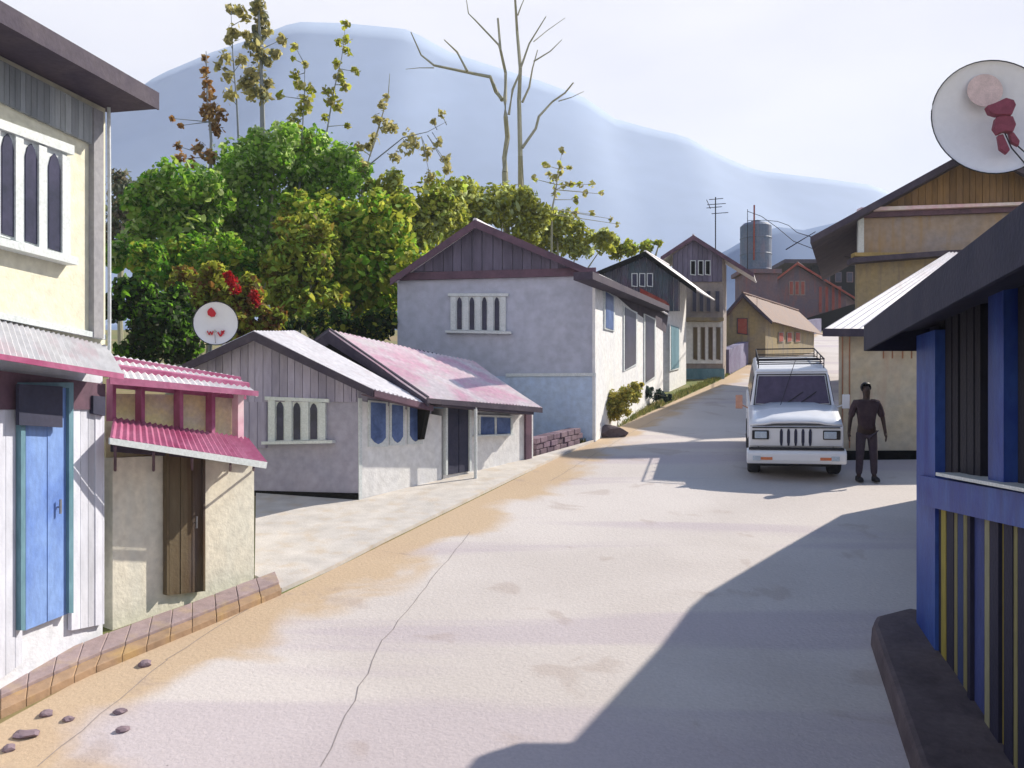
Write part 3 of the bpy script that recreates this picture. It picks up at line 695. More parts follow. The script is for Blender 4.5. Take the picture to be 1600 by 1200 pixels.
# --- tall brown gabled building
PB = Plane((10.1, 26.0), (1, 0.02))
hb = thing('brown_gabled_building', 'tall brown building with golden-brown boarded gable, above the tan lean-to', 'building', (10.1, 26, gz(26)))
L_, K_, R_ = PB.pt(1266, 372, .7), PB.pt(1532, 226, .7), PB.pt(1760, 350, .7)
zw = PB.pt(1345, 333).z
wl = PB.pt(1346, 400); wr = PB.pt(1720, 400)
m = MB(); m.prism([(wl.x, wl.y, gz(26)-.5), (wr.x, wr.y, gz(26)-.5), (wr.x, wr.y, zw), (PB.pt(1532, 236).x, 26.1, K_.z-.12), (wl.x, wl.y, zw)], (2.7, 6.5, 0)); m.build('wall', M['brown_wall'], hb)
ex = Vector((3.1, 7.8, 0))
m = MB(); m.sheet(L_, L_+ex, K_+ex, K_, 30, .014, .03); m.sheet(R_, R_+ex, K_+ex, K_, 30, .014, .03); m.build('roof', M['dark_tin'], hb)
m = MB(); m.prism([L_-Vector((0, 0, .05)), K_-Vector((0, 0, .05)), K_-Vector((0, 0, .12)), L_-Vector((0, 0, .12))], (2.95, 7.5, 0)); m.build('soffit', M['soffit'], hb)
m = MB()
for e in (L_, R_): m.prism([e+Vector((0, -.03, .03)), K_+Vector((0, -.03, .03)), K_+Vector((0, -.03, -.20)), e+Vector((0, -.03, -.16))], (0, .028, 0))
m.build('barge_board', M['soffit'], hb)
m = MB(); m.boards(PB, [(1350, 330), (1532, 236), (1700, 330)], [(1350, 336), (1700, 322)], 10, .8, .05, .002); m.build('gable_boards', M['brown_board'], hb)
m = MB(); m.on(PB, [(1345, 330), (1700, 316), (1700, 326), (1345, 340)], .14, .0); m.build('tie_band', M['plum'], hb)
m = MB(); m.on(PB, [(1345, 324), (1700, 312), (1700, 316), (1345, 330)], .30, .0); m.build('ledge', M['pink_tin'], hb)
m = MB(); m.rect(PB, 1341, 1350, 340, 402, .10); m.build('corner_board', M['window_white'], hb)
m = MB(); m.on(PB, [(1334, 402), (1480, 391), (1700, 382), (1700, 389), (1480, 399), (1334, 410)], .5, .0); m.build('balcony_slab', M['soffit'], hb)
m = MB(); m.rect(PB, 1338, 1700, 402, 580, .05, -.05); m.build('lower_wall', M['ochre_wall'], hb)
m = MB(); m.rect(PB, 1336, 1700, 395, 401, .30, .0); m.build('string_course', mat('ochre_trim', (.5, .36, .14)), hb)

# --- blue hut at the right edge
PH = Plane((4.02, 8.9), (-.2, -1))
hh = thing('blue_timber_hut', 'dark hut at the right edge with cobalt-blue posts, yellow-striped planks and a navy eave', 'hut', (4.02, 8.9, gz(8.9)))
hd = Vector((-.196, -.981, 0)); hn = PH.n
A = Vector(P(1353, 517, 8.95)); B = A+Vector((-.25, -1, 0)).normalized()*7.2; B.z = A.z+.12
up = Vector((3.2, -.3, 1.9)); ov = .0
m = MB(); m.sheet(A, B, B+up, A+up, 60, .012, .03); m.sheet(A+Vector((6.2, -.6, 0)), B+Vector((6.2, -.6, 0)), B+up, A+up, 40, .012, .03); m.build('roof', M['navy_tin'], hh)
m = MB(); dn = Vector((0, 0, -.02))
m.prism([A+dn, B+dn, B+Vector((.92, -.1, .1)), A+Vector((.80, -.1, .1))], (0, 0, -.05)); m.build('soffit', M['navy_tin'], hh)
m = MB(); fn = Vector((-.97, .24, 0))*.02
m.prism([A+fn+Vector((0, 0, .05)), B+fn+Vector((0, 0, .05)), B+fn+Vector((0, 0, -.24)), A+fn+Vector((0, 0, -.20))], -fn*1.3); m.build('fascia', M['navy_tin'], hh)
m = MB(); pf = [A+Vector((0, .0, .03)), A+up+Vector((0, 0, .03)), A+up+Vector((0, 0, -.2)), A+Vector((.75, 0, -.2)), A+Vector((0, 0, -.20))]
m.prism(pf, (.006, .03, 0)); m.build('barge_board', M['navy_tin'], hh)
C = Vector((4.02, 8.9, 0)); NR = C+hd*7
bk = Vector((3.9, -.5, 0)); ztop = A.z+.15
# back body behind the recessed dark wall
i_ = -hn*.12
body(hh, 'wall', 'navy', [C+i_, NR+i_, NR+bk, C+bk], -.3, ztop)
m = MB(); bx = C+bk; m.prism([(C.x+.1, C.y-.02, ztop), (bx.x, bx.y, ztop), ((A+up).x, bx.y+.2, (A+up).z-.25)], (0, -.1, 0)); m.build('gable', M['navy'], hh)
for x0, x1, yt, yb in ((1432, 1461, 520, 1040), (1544, 1568, 395, 760), (1720, 1750, 250, 790)):
    m = MB(); m.rect(PH, x0, x1, yt, yb, .03, -.118); m.build('post', M['hut_blue'], hh)
for x0, x1 in ((1466, 1497), (1500, 1532), (1576, 1618), (1622, 1680)):
    m = MB(); ym = lambda x: 740+(x-1460)*.2
    for k in range(3):
        a = x0+(x1-x0)*k/3+.5; c = x0+(x1-x0)*(k+1)/3-.5
        m.on(PH, [(a, 470-(a-1460)*.8), (c, 470-(c-1460)*.8), (c, ym(c)), (a, ym(a))], -.06+.01*(k % 2), -.117)
    m.build('shutter', mat('black_brown_shutter', (.012, .012, .026), (.02, .02, .032), 3, (1, 1, .3), .75, .3) if 'black_brown_shutter' not in bpy.data.materials else bpy.data.materials['black_brown_shutter'], hh)
m = MB(); m.on(PH, [(1434, 742), (1760, 800), (1760, 862), (1434, 788)], .07, -.11); m.build('rail', M['hut_blue'], hh)
m = MB(); m.on(PH, [(1462, 738), (1760, 792), (1760, 799), (1462, 743)], .12, -.11); m.build('sill', M['window_white'], hh)
BL = (.03, .07, .34); YE = (.36, .30, .06); DK = (.02, .02, .05); PU = (.05, .07, .24); OL = (.24, .22, .10); DB = (.03, .05, .16)
seq = [(1445, BL), (1450, DB), (1458, YE), (1470, DK), (1478, YE), (1490, DK), (1496, OL), (1505, DB), (1511, OL), (1516, DK), (1538, PU), (1546, (.30, .29, .18)), (1560, DK), (1568, YE), (1582, DK), (1590, OL), (1604, DK), (1611, YE), (1626, DK), (1633, OL), (1650, DK), (1658, YE), (1680, DK), (1700, PU), (1730, DK), (1745, YE), (1780, DK)]
m = MB(); x = 1432
for x2, c in seq:
    m.on(PH, [(x+.3, 785+(x-1434)*.22), (x2-.3, 785+(x2-1434)*.22), (x2-.3, 1000+(x2-1432)*1.55+20), (x+.3, 1000+(x-1432)*1.55+20)], -.02+R.uniform(0, .04), -.115, c); x = x2
m.build('planks', M['plank'], hh)
m = MB()       # stone footing the hut stands on
pa = Vector((3.52, 8.75, 0)); pb = pa+Vector((-.27, -1, 0)).normalized()*6.8
q = [(pa+Vector((.55, .45, 0))), (pa+Vector((.12, .22, 0))), pa, pb, pb+Vector((2, 0, 0)), pa+Vector((1.2, .1, 0))]
zs_ = [gz(p.y)+.22 for p in q]; i0 = len(m.v)
top = [Vector((p.x, p.y, z)) for p, z in zip(q, zs_)]
cen = Vector((4.2, 5.5, 0))
bot = [Vector((p.x, p.y, gz(p.y)-.2))+(p-cen).normalized()*.06 for p in q]
m.v += top+bot; n = len(q)
m.f.append(tuple(range(n))); m.f.append(tuple(range(2*n-1, n-1, -1)))
m.f += [(k, n+k, n+(k+1) % n, (k+1) % n) for k in range(n)]; m.c += [None]*(n+2); m.m += [0]*(n+2)
m.build('footing', M['plinth'], hh, bevel=.05)
# unseen block added behind the hut, top edge shaped to cast the road shadow
m = MB(); prf = []
for tx, ty in ((.43, 8.1), (.83, 8.9), (1.5, 9.5), (2.18, 10.16), (3.49, 11.78), (5.0, 13.6)):
    # 4.75+2.55u = tx+s*Dx ; 9.05+5.3u = ty+s*Dy
    det = 2.55*-SUND.y+SUND.x*5.3; u = ((tx-4.75)*-SUND.y+SUND.x*(ty-9.05))/det; s_ = (4.75+2.55*u-tx)/SUND.x
    prf.append((u, min(ty*SL+s_*math.tan(SUNE), EYE+.15*(9.05+5.3*u))))
prf.sort(); prf.insert(0, (0, prf[0][1]-.15))
for (u0, z0), (u1, z1) in zip(prf, prf[1:]):
    a0 = Vector((4.75+2.55*u0, 9.05+5.3*u0, 1.0)); a1 = Vector((4.75+2.55*u1, 9.05+5.3*u1, 1.0)); i0 = len(m.v)
    for q_, z in ((a0, z0), (a1, z1)):
        for x in (q_.x, 11.0): m.v += [Vector((x, q_.y, 1.0)), Vector((x, q_.y, z))]
    m.f += [(i0, i0+1, i0+5, i0+4), (i0+1, i0+3, i0+7, i0+5), (i0+2, i0+6, i0+7, i0+3), (i0, i0+2, i0+3, i0+1), (i0+4, i0+5, i0+7, i0+6)]; m.c += [None]*5; m.m += [0]*5
m.build('hidden_shadow_block', M['navy'], hh)

# ================================================================== GROUND DETAILS
def slab(name, pxs, h, matl, label=None, cat=None, below=.12, bevel=0, tone=None):
    m = MB(); q = [G(*p) if isinstance(p, tuple) else p for p in pxs]
    m.prism([p+Vector((0, 0, h)) for p in q], (0, 0, -h-below)); return m
pv = slab('pavement', [(398, 905), (440, 926), (520, 890), (600, 848), (700, 799), (800, 750), (880, 712), (930, 690), (838, 716), (700, 750), (560, 786), (400, 770)], .05, None)
kind(pv.build('pavement', M['concrete'], None))
# slab-covered kerb drain: each slab a block
m = MB()
inn = [(-120, 1125), (0, 1074), (170, 1003), (300, 955), (430, 905)]; out = [(-120, 1185), (0, 1124), (150, 1052), (300, 990), (440, 930)]
def on_line(L, t):
    P_ = [G(*p) for p in L]; t *= len(P_)-1; k = min(int(t), len(P_)-2); return P_[k].lerp(P_[k+1], t-k)
n = 16
for k in range(n):
    a, b = k/n+.0006, (k+1)/n-.0006
    q = [on_line(out, a), on_line(out, b), on_line(inn, b), on_line(inn, a)]
    h = .07+R.uniform(-.004, .004); mid0 = q[0].lerp(q[3], .35); mid1 = q[1].lerp(q[2], .35)
    c = R.uniform(.93, 1.06); c1 = (c*1.1, c, c*.72)
    m.prism([q[0]+Vector((0, 0, h)), q[1]+Vector((0, 0, h)), mid1+Vector((0, 0, h)), mid0+Vector((0, 0, h))], (0, 0, -h-.2), c1)
    c2 = (c, c*1.05, c*1.2)
    m.prism([mid0+Vector((0, 0, h+.03)), mid1+Vector((0, 0, h+.03)), q[2]+Vector((0, 0, h+.03)), q[3]+Vector((0, 0, h+.03))], (0, 0, -h-.2), c2)
kind(m.build('kerb', M['curb'], None, bevel=.008))

def rock(px, py, s, label, cat='stone', name='stone', group=None, flat=.6, mt='rubble', el=(1, 1)):
    p = G(px, py); bm = bmesh.new(); bmesh.ops.create_icosphere(bm, subdivisions=2, radius=s)
    off = R.uniform(0, 50)
    for v in bm.verts:
        d = 1+.45*noise.noise(v.co*(1.3/s)+Vector((off, 0, 0)))
        v.co = Vector((v.co.x*d*el[0], v.co.y*d*el[1], v.co.z*d*flat))
    me = bpy.data.meshes.new(name); bm.to_mesh(me); bm.free(); me.materials.append(M[mt])
    ca = me.color_attributes.new('tone', 'FLOAT_COLOR', 'POINT')
    for c in ca.data: c.color = (1, 1, 1, 1)
    o = bpy.data.objects.new(name, me); COL.objects.link(o); o.location = p+Vector((0, 0, s*flat*.45)); ROOT[o.name] = o.location.copy()
    return tag(o, label, cat, group)
gs = 'loose stones by the left kerb'
rock(72, 1118, .055, 'dark angular stone in the dust, uppermost of the stones at lower left', group=gs)
rock(108, 1126, .045, 'small dark stone just right of the uppermost lower-left stone', group=gs)
rock(40, 1150, .075, 'flat pale-edged stone, broadest of the stones at lower left', group=gs, flat=.35, el=(1.5, 1))
rock(14, 1172, .05, 'small stone closest to the lower left corner of the picture', group=gs)
rock(226, 1040, .06, 'stone lying against the outer edge of the slab-covered kerb', group=gs)
rock(188, 1114, .05, 'loose stone alone on the dirt, halfway between kerb and left road edge', group=gs)
rock(193, 1142, .055, 'dark chip of stone, farthest right of the lower-left stones', group=gs, flat=.5)
rock(942, 682, .42, 'long black boulder at the corner foot of the grey gabled house', 'boulder', 'boulder', flat=.45, mt='plinth', el=(1.15, .5))
# low rubble wall in front of the grey house
m = MB(); a, b = G(838, 714), G(912, 694); dd = (b-a)
for r in range(4):
    k = 0
    while k < 7:
        w = 1/7; o_ = (r % 2)*.07
        t0, t1 = max(0, k*w-o_+.006), min(1, (k+1)*w-o_-.006); k += 1
        if t1-t0 < .03: continue
        p0 = a+dd*t0; p1 = a+dd*t1; z0 = -.1+r*.12
        nrm = Vector((dd.y, -dd.x, 0)).normalized()*R.uniform(-.015, .02); c = R.uniform(.7, 1.15)
        m.prism([p0+nrm+Vector((0, 0, z0)), p1+nrm+Vector((0, 0, z0)), p1+nrm+Vector((0, 0, z0+.11)), p0+nrm+Vector((0, 0, z0+.11))], Vector((-dd.y, dd.x, 0)).normalized()*.3, (c, c*.95, c))
tag(m.build('rubble_wall', M['rubble'], None, root_loc=a, bevel=.01), 'low purple-brown stone wall below the sky-blue plinth of the grey house', 'wall')
# little picket fence by the yellow bush
root = G(960, 672); fz = thing('picket_fence', 'short row of thin dark pickets beside the yellow bush', 'fence', root)
ps = [(952, 676), (968, 668), (984, 660), (1000, 651), (1014, 644)]
for k, (x, y) in enumerate(ps):
    p = G(x, y)+Vector((-.25, .1, 0)); m = MB(); h = .42+R.uniform(-.06, .12)
    m.prism([p+Vector((-.02, 0, -.1)), p+Vector((.02, 0, -.1)), p+Vector((.02, 0, h)), p+Vector((0, 0, h+.05)), p+Vector((-.02, 0, h))], (0, .02, 0)); m.build('picket', M['soffit'], fz)
m = MB(); m.tube([G(952, 676)+Vector((-.25, .09, .3)), G(1014, 644)+Vector((-.25, .09, .3))], .014); m.build('rail', M['soffit'], fz)

# ================================================================== PLANTS
def leaf_poly(b, c, s, nrm, col):
    nrm = nrm.normalized(); a = nrm.cross(Vector((0, 0, 1)))
    if a.length < .1: a = Vector((1, 0, 0))
    a.normalize(); d = nrm.cross(a); rot = R.uniform(0, 6.28)
    a, d = a*math.cos(rot)+d*math.sin(rot), d*math.cos(rot)-a*math.sin(rot)
    k = 6; st = R.uniform(1.0, 1.9); pts = []
    for j in range(k):
        th = 6.283*j/k; r = s*R.uniform(.6, 1.15)
        pts.append(c+a*math.cos(th)*r*st*.75+d*math.sin(th)*r*.7+nrm*R.uniform(-.25, .25)*s)
    b.poly(pts, col)
def rdir():
    z = R.uniform(-1, 1); t = R.uniform(0, 6.283); r = math.sqrt(1-z*z); return Vector((r*math.cos(t), r*math.sin(t), z))
def shade(cols):
    c = R.choice(cols); k = R.uniform(.72, 1.25); return (c[0]*k, c[1]*k, c[2]*k)
def clump(b, c, r, n, s, cols, hollow=.35, sq=1.0):
    n = int(n*1.9); s = s*.68
    for _ in range(n):
        d = rdir(); q = r*(hollow+(1-hollow)*R.random()**.6)
        p = c+Vector((d.x*q, d.y*q, d.z*q*sq))
        leaf_poly(b, p, s*R.uniform(.6, 1.4), (d*.6+rdir()*.8+Vector((0, 0, .35))), shade(cols))
def tree(name, label, px, base_y, blobs, cols, n=1500, s=.13, trunk=.12, cat='tree', group=None, bark='bark_grey', flowers=None, jag=10, subs=9):
    """blobs: (px, py, radius in px) of the crown, all round the tree's own distance"""
    gx = (px-800)/F*base_y; root = Vector((gx, base_y, gz(base_y)))
    t = thing(name, label, cat, root, group)
    tk = MB(); cs = [P(x, y, base_y+R.uniform(-.4, .4)) for x, y, r in blobs]
    top = max(cs, key=lambda v: v.z)
    mid = root.lerp(Vector((top.x*.6+root.x*.4, base_y, top.z)), .5)+Vector((R.uniform(-.2, .2), 0, 0))
    tk.tube([root-Vector((0, 0, .2)), mid, top], [trunk, trunk*.7, trunk*.2], 7)
    for c in cs:
        st = root.lerp(top, R.uniform(.3, .5)); st = Vector((lerp(root.x, mid.x, .8), base_y, st.z))
        tk.tube([st, st.lerp(c, .5)+Vector((0, 0, .15)), c], [trunk*.45, trunk*.3, trunk*.08], 5)
    tk.build('trunk', M[bark], t)
    cr = MB(); tot = sum(r*r for _, _, r in blobs)
    for (x, y, r), c in zip(blobs, cs):
        rr = r/F*base_y; k = max(3, int(subs*r*r/tot*len(blobs)))
        for _ in range(k):       # smaller clumps spread over the blob give the uneven outline
            d = rdir(); cc = c+Vector((d.x*rr*.72, d.y*rr*.72, d.z*rr*.72)); lr = rr*R.uniform(.28, .5)
            clump(cr, cc, lr, int(n*r*r/tot/k), s, [R.choice(cols)]*2+cols, .2)
        clump(cr, c, rr*.8, int(n*.3*r*r/tot), s*1.2, cols, 0)
    cr.build('crown', M['leaf'], t)
    if flowers:
        fl = MB()
        for x, y, r in flowers:
            clump(fl, P(x, y, base_y-1.4), r/F*base_y, int(26*r/8), .07, [(1, 1, 1)])
        fl.build('blossom', M['petal'], t)
    return t
LIME = [(.40, .62, .10), (.52, .70, .22), (.30, .54, .06), (.62, .76, .34)]
GREEN = [(.20, .44, .03), (.30, .54, .05), (.10, .30, .02), (.42, .56, .10)]
OLIVE = [(.42, .46, .05), (.58, .60, .09), (.28, .32, .03), (.44, .58, .08)]
LOL = [(.46, .47, .09), (.56, .64, .22), (.36, .38, .05), (.66, .76, .38)]
DARK = [(.03, .09, .012), (.02, .05, .01), (.06, .14, .02), (.05, .07, .015)]
RUST = [(.34, .17, .04), (.28, .22, .04), (.20, .15, .03), (.26, .11, .03)]
KH = [(.56, .52, .22), (.64, .58, .28), (.46, .42, .14)]
tree('broadleaf_tree', 'bright green leafy tree beside the cream two-storey house, reaching its window height', 262, 25, [(250, 335, 62), (300, 300, 60), (215, 395, 48), (300, 370, 60)], LIME+GREEN, 3400, .13)
tree('broadleaf_tree', 'tallest bright lime-green tree crown, behind the slender saplings', 415, 27, [(370, 270, 66), (430, 245, 60), (330, 320, 60), (420, 330, 80), (390, 380, 60)], LIME+GREEN[:2], 4600, .13)
tree('broadleaf_tree', 'pale lime-green tree between the tallest green crown and the olive trees', 520, 28, [(500, 260, 62), (545, 290, 52), (500, 330, 66), (470, 220, 36)], LIME+GREEN[:2], 3000, .13)
tree('broadleaf_tree', 'wide dark olive tree standing left of the grey gabled house', 585, 24, [(540, 380, 74), (600, 350, 62), (600, 430, 70), (560, 470, 66), (510, 440, 60), (470, 330, 34)], OLIVE+GREEN[:2], 4600, .14)
tree('broadleaf_tree', 'olive-brown tree filling the gap above the pink roof', 490, 22.5, [(470, 420, 60), (510, 480, 52), (440, 470, 46), (480, 370, 50)], OLIVE+RUST[1:2]+LIME[:1], 3000, .13)
tree('broadleaf_tree', 'yellow-olive tree directly behind the left slope of the grey house roof', 665, 28, [(650, 330, 54), (690, 320, 50), (640, 390, 54), (610, 300, 40)], OLIVE+LOL, 2600, .13)
tree('broadleaf_tree', 'light olive tree rising behind the peak of the grey gabled house', 775, 31, [(740, 320, 44), (790, 320, 46), (820, 345, 44), (730, 360, 44)], LOL+OLIVE[:2], 2600, .13)
tree('broadleaf_tree', 'low light-olive tree behind the right slope of the grey house roof', 880, 33, [(870, 355, 34), (905, 375, 32), (850, 380, 36), (945, 380, 24)], LOL+OLIVE[:2], 1900, .12)
tree('broadleaf_tree', 'small round olive treetop above the roof of the white row house', 985, 37, [(985, 388, 15), (1010, 384, 13), (962, 392, 15), (1030, 380, 7)], OLIVE+LOL[:1], 420, .13)
tree('broadleaf_tree', 'mid-green tree half hidden between the rust-brown shrub and the tallest green crown', 300, 23, [(300, 410, 44), (250, 430, 40), (345, 405, 42), (390, 430, 36), (225, 400, 34), (300, 470, 36)], GREEN+OLIVE[:1], 2600, .12)
tree('shrub', 'rust-brown shrub with red blossom behind the small round dish', 345, 19.5, [(330, 450, 40), (385, 462, 36), (285, 445, 30), (370, 510, 34), (420, 505, 30)], RUST+OLIVE, 2200, .10, trunk=.06, cat='shrub', flowers=[(362, 438, 9), (368, 452, 8), (357, 430, 7), (396, 462, 8), (401, 472, 6)])
tree('shrub', 'deep green shrub at the corner of the cream two-storey house', 218, 17.5, [(205, 470, 44), (235, 510, 46), (270, 490, 44), (215, 550, 40), (290, 540, 40)], DARK+GREEN[:1], 2800, .09, trunk=.06, cat='shrub')
tree('shrub', 'dark green shrub behind the ridge of the lilac cottage', 590, 20.5, [(590, 510, 34), (560, 520, 28), (500, 510, 26), (450, 515, 22), (535, 505, 26)], DARK+OLIVE[:1], 1500, .09, trunk=.05, cat='shrub')
tree('shrub', 'yellow flowering bush at the foot of the white wall of the grey house', 962, 21.2, [(958, 634, 22), (982, 616, 20), (945, 648, 14), (996, 606, 12), (972, 640, 14)], [(.62, .52, .10), (.55, .50, .14), (.40, .42, .10)], 1800, .045, trunk=.02, cat='bush')
tree('shrub', 'dark teal-green bush beside the yellow bush, at the road edge', 1020, 25.2, [(1012, 612, 11), (1028, 618, 11), (1044, 621, 8)], [(.05, .10, .09), (.08, .14, .10), (.04, .06, .07)], 600, .045, trunk=.02, cat='bush')
tree('shrub', 'pale sage tree at the far left, dim behind the cream house corner', 190, 33, [(195, 300, 36), (205, 350, 40), (185, 380, 34)], [(.24, .27, .20), (.20, .26, .12), (.28, .24, .16)], 900, .14, cat='tree')
def sapling(label, y, path, leaves, cols, s=.16, r0=.06, bark='bark_blue', group='slender saplings above the green trees', name='sapling', n=14):
    pts = [P(a, b, y) for a, b in path]; root = Vector((pts[-1].x, y, gz(y)))
    t = thing(name, label, 'sapling', root, group); pts = [root-Vector((0, 0, .1))]+pts[::-1]
    m = MB(); k = len(pts); m.tube(pts, [r0*(1-.85*i/(k-1)) for i in range(k)], 6)
    lf = MB()
    for (a, b, r) in leaves:
        c = P(a, b, y+R.uniform(-.25, .25)); rr = r/F*y
        q = min(pts, key=lambda v: (v-c).length); j = pts.index(q)
        for w in range(1, len(pts)):           # twig from the nearest point of the stem
            for f in (.25, .5, .75, 1):
                z = pts[w-1].lerp(pts[w], f)
                if (z-c).length < (q-c).length: q = z
        if (q-c).length > rr*.5: m.tube([q-Vector((0, 0, .1)), c], [.016, .008], 4)
        clump(lf, c, rr, int(n*r/9), s, cols, 0, 1.1)
    m.build('trunk', M[bark], t); lf.build('foliage', M['leaf'], t)
    return t
sapling('leftmost russet sapling with a long spire of reddish leaves', 26, [(322, 80), (324, 150), (330, 220), (328, 300)], [(320, 92, 5), (321, 112, 7), (323, 130, 10), (326, 148, 12), (331, 165, 13), (322, 178, 12), (333, 195, 9), (341, 205, 10), (311, 232, 12), (278, 228, 7), (281, 248, 9), (300, 255, 10), (330, 245, 12), (290, 290, 12), (262, 288, 10), (345, 180, 12), (300, 330, 12), (268, 185, 4), (283, 196, 4)], RUST[:1]+[(.46, .32, .14), (.42, .24, .10)], .13, .07)
sapling('thin sapling with khaki leaves at its tip, second from the left of the slender ones', 28, [(361, 18), (364, 90), (370, 160), (374, 250)], [(362, 15, 9), (376, 16, 9), (384, 28, 8), (366, 50, 12), (357, 62, 8), (352, 90, 11), (378, 95, 10), (342, 105, 5), (356, 120, 12), (360, 150, 12), (385, 55, 9)], KH, .15, .05)
sapling('tallest slender tree, running out of the top of the picture, with dense khaki leaves', 29, [(400, -60), (404, 20), (408, 90), (410, 180), (412, 280)], [(398, -40, 12), (402, -15, 14), (404, 8, 14), (408, 28, 14), (410, 48, 16), (398, 70, 17), (408, 88, 13), (398, 118, 18), (384, 130, 14), (395, 145, 15), (440, 62, 7), (432, 84, 8), (420, 130, 8), (420, 98, 6), (412, 150, 12), (400, 220, 14), (440, 225, 12)], KH+[(.22, .24, .14)], .16, .12, n=22)
sapling('sapling with separate dark olive leaf bunches, left of the leaning one', 27, [(476, 95), (476, 150), (472, 210), (468, 290)], [(477, 100, 5), (462, 118, 9), (468, 132, 8), (486, 140, 9), (475, 158, 12), (482, 166, 9), (468, 174, 8), (457, 190, 11), (464, 200, 8), (480, 215, 10), (484, 228, 8), (470, 230, 9), (458, 92, 5), (460, 71, 5), (438, 150, 6)], KH[:1]+OLIVE[:2], .14, .045)
sapling('leaning sapling topped by a single leaf bunch, taller of the two nearest the bare tree', 28, [(540, 38), (534, 90), (522, 140), (510, 210), (502, 290)], [(540, 38, 6), (529, 66, 6), (542, 64, 6), (542, 80, 6), (526, 98, 8), (530, 120, 9), (538, 132, 10), (514, 142, 10), (516, 158, 10), (528, 165, 9), (507, 184, 7), (556, 112, 8), (543, 195, 5), (507, 223, 6)], KH[:1]+OLIVE[:2], .14, .04)
sapling('curved khaki sapling with a bare pointed tip, right of the leaning sapling', 28, [(609, 115), (607, 145), (596, 185), (584, 225), (566, 280)], [(604, 150, 5), (598, 165, 8), (590, 188, 9), (602, 195, 11), (615, 200, 10), (585, 215, 9), (575, 228, 9), (560, 230, 8), (556, 245, 10), (566, 260, 10)], KH, .13, .05, bark='bark_grey')
sapling('slanting sapling reaching right over the olive trees with tan leaves', 28, [(698, 190), (668, 206), (630, 215), (580, 255), (562, 285)], [(690, 178, 7), (676, 190, 5), (640, 215, 13), (650, 228, 12), (668, 238, 12), (685, 222, 8), (618, 245, 9), (695, 250, 10), (700, 265, 8), (672, 276, 9), (635, 232, 10)], KH, .13, .035)
sapling('small fern-like sapling at the right end of the tree line, below the bare tree', 31, [(879, 235), (872, 268), (868, 300), (862, 330)], [(878, 236, 6), (852, 258, 7), (875, 258, 7), (836, 280, 6), (866, 278, 9), (876, 270, 6), (890, 262, 5), (858, 272, 6), (880, 290, 7), (892, 288, 6), (905, 288, 6), (925, 288, 6), (866, 300, 8), (915, 300, 5), (900, 312, 5), (940, 303, 4), (925, 335, 5), (955, 342, 5), (965, 350, 4), (898, 332, 6)], OLIVE[:2]+KH, .13, .05, bark='bark_grey', n=10)
# bare two-stemmed tree
root = Vector(((803-800)/F*32, 32, gz(32))); bt_ = thing('bare_tree', 'tall leafless tree with two pale stems, behind the grey gabled house', 'tree', root)
def br(pts, r0, r1): 
    q = [P(a, b, 32+.3*math.sin(a*.13+b*.05)) for a, b in pts]; k = len(q)
    m.tube(q, [lerp(r0, r1, i/(k-1)) for i in range(k)], 6)
m = MB(); m.tube([root-Vector((0, 0, .2)), P(793, 420, 32), P(789, 270, 32)], [.16, .13, .11], 7)
br([(789, 270), (788, 247), (793, 214), (790, 182), (789, 156), (790, 114), (782, 78), (778, 29)], .11, .04)
br([(785, 156), (775, 143), (766, 120), (740, 115), (678, 102), (658, 86), (642, 50)], .085, .02)
br([(730, 111), (714, 81), (694, 62)], .05, .018); br([(782, 78), (779, 70), (743, 32), (732, 21), (728, -5)], .045, .012)
br([(678, 106), (655, 106), (634, 108)], .02, .008); m.build('trunk', M['bark_grey'], bt_)
m = MB(); m.tube([root+Vector((.15, 0, -.2)), P(812, 420, 32), P(815, 292, 32)], [.15, .13, .11], 7)
br([(814, 292), (813, 244), (811, 156), (813, 107), (808, 49), (805, 0), (800, -60)], .11, .03)
br([(814, 105), (827, 68), (853, 26)], .045, .018); br([(834, 65), (856, 47), (883, 28)], .02, .008)
br([(816, 160), (827, 136), (832, 107), (840, 78)], .05, .015); br([(834, 96), (860, 80), (878, 62)], .03, .01)
br([(795, 179), (801, 140), (813, 112)], .055, .035)
br([(816, 231), (837, 201), (842, 182), (863, 159), (883, 145), (896, 129)], .06, .025); br([(873, 158), (893, 152), (912, 143)], .02, .01)
br([(809, 24), (814, 10), (821, -6)], .03, .012); m.build('trunk', M['bark_grey'], bt_)
# grass and weeds on the waste ground
b = MB()
for _ in range(5000):
    y = R.uniform(11, 34); x = xl(y)-R.uniform(.0, .5)-(R.random()**2)*0
    if 10 < y < 19.5: continue
    if y > 19.5 and R.random() < .6: x = xl(y)-R.uniform(.05, .35)
    p = Vector((x, y, gz(y))); h = R.uniform(.04, .14); a = R.uniform(0, 6.28); w = .012
    b.poly([p+Vector((-w, 0, 0)), p+Vector((w, 0, 0)), p+Vector((math.cos(a)*h*.5, math.sin(a)*h*.5, h))], shade([(.20, .22, .06), (.30, .26, .10), (.12, .16, .05)]))
tag(kind(b.build('grass', M['leaf']), 'stuff'), 'dry grass tufts along the left road edge', 'grass')

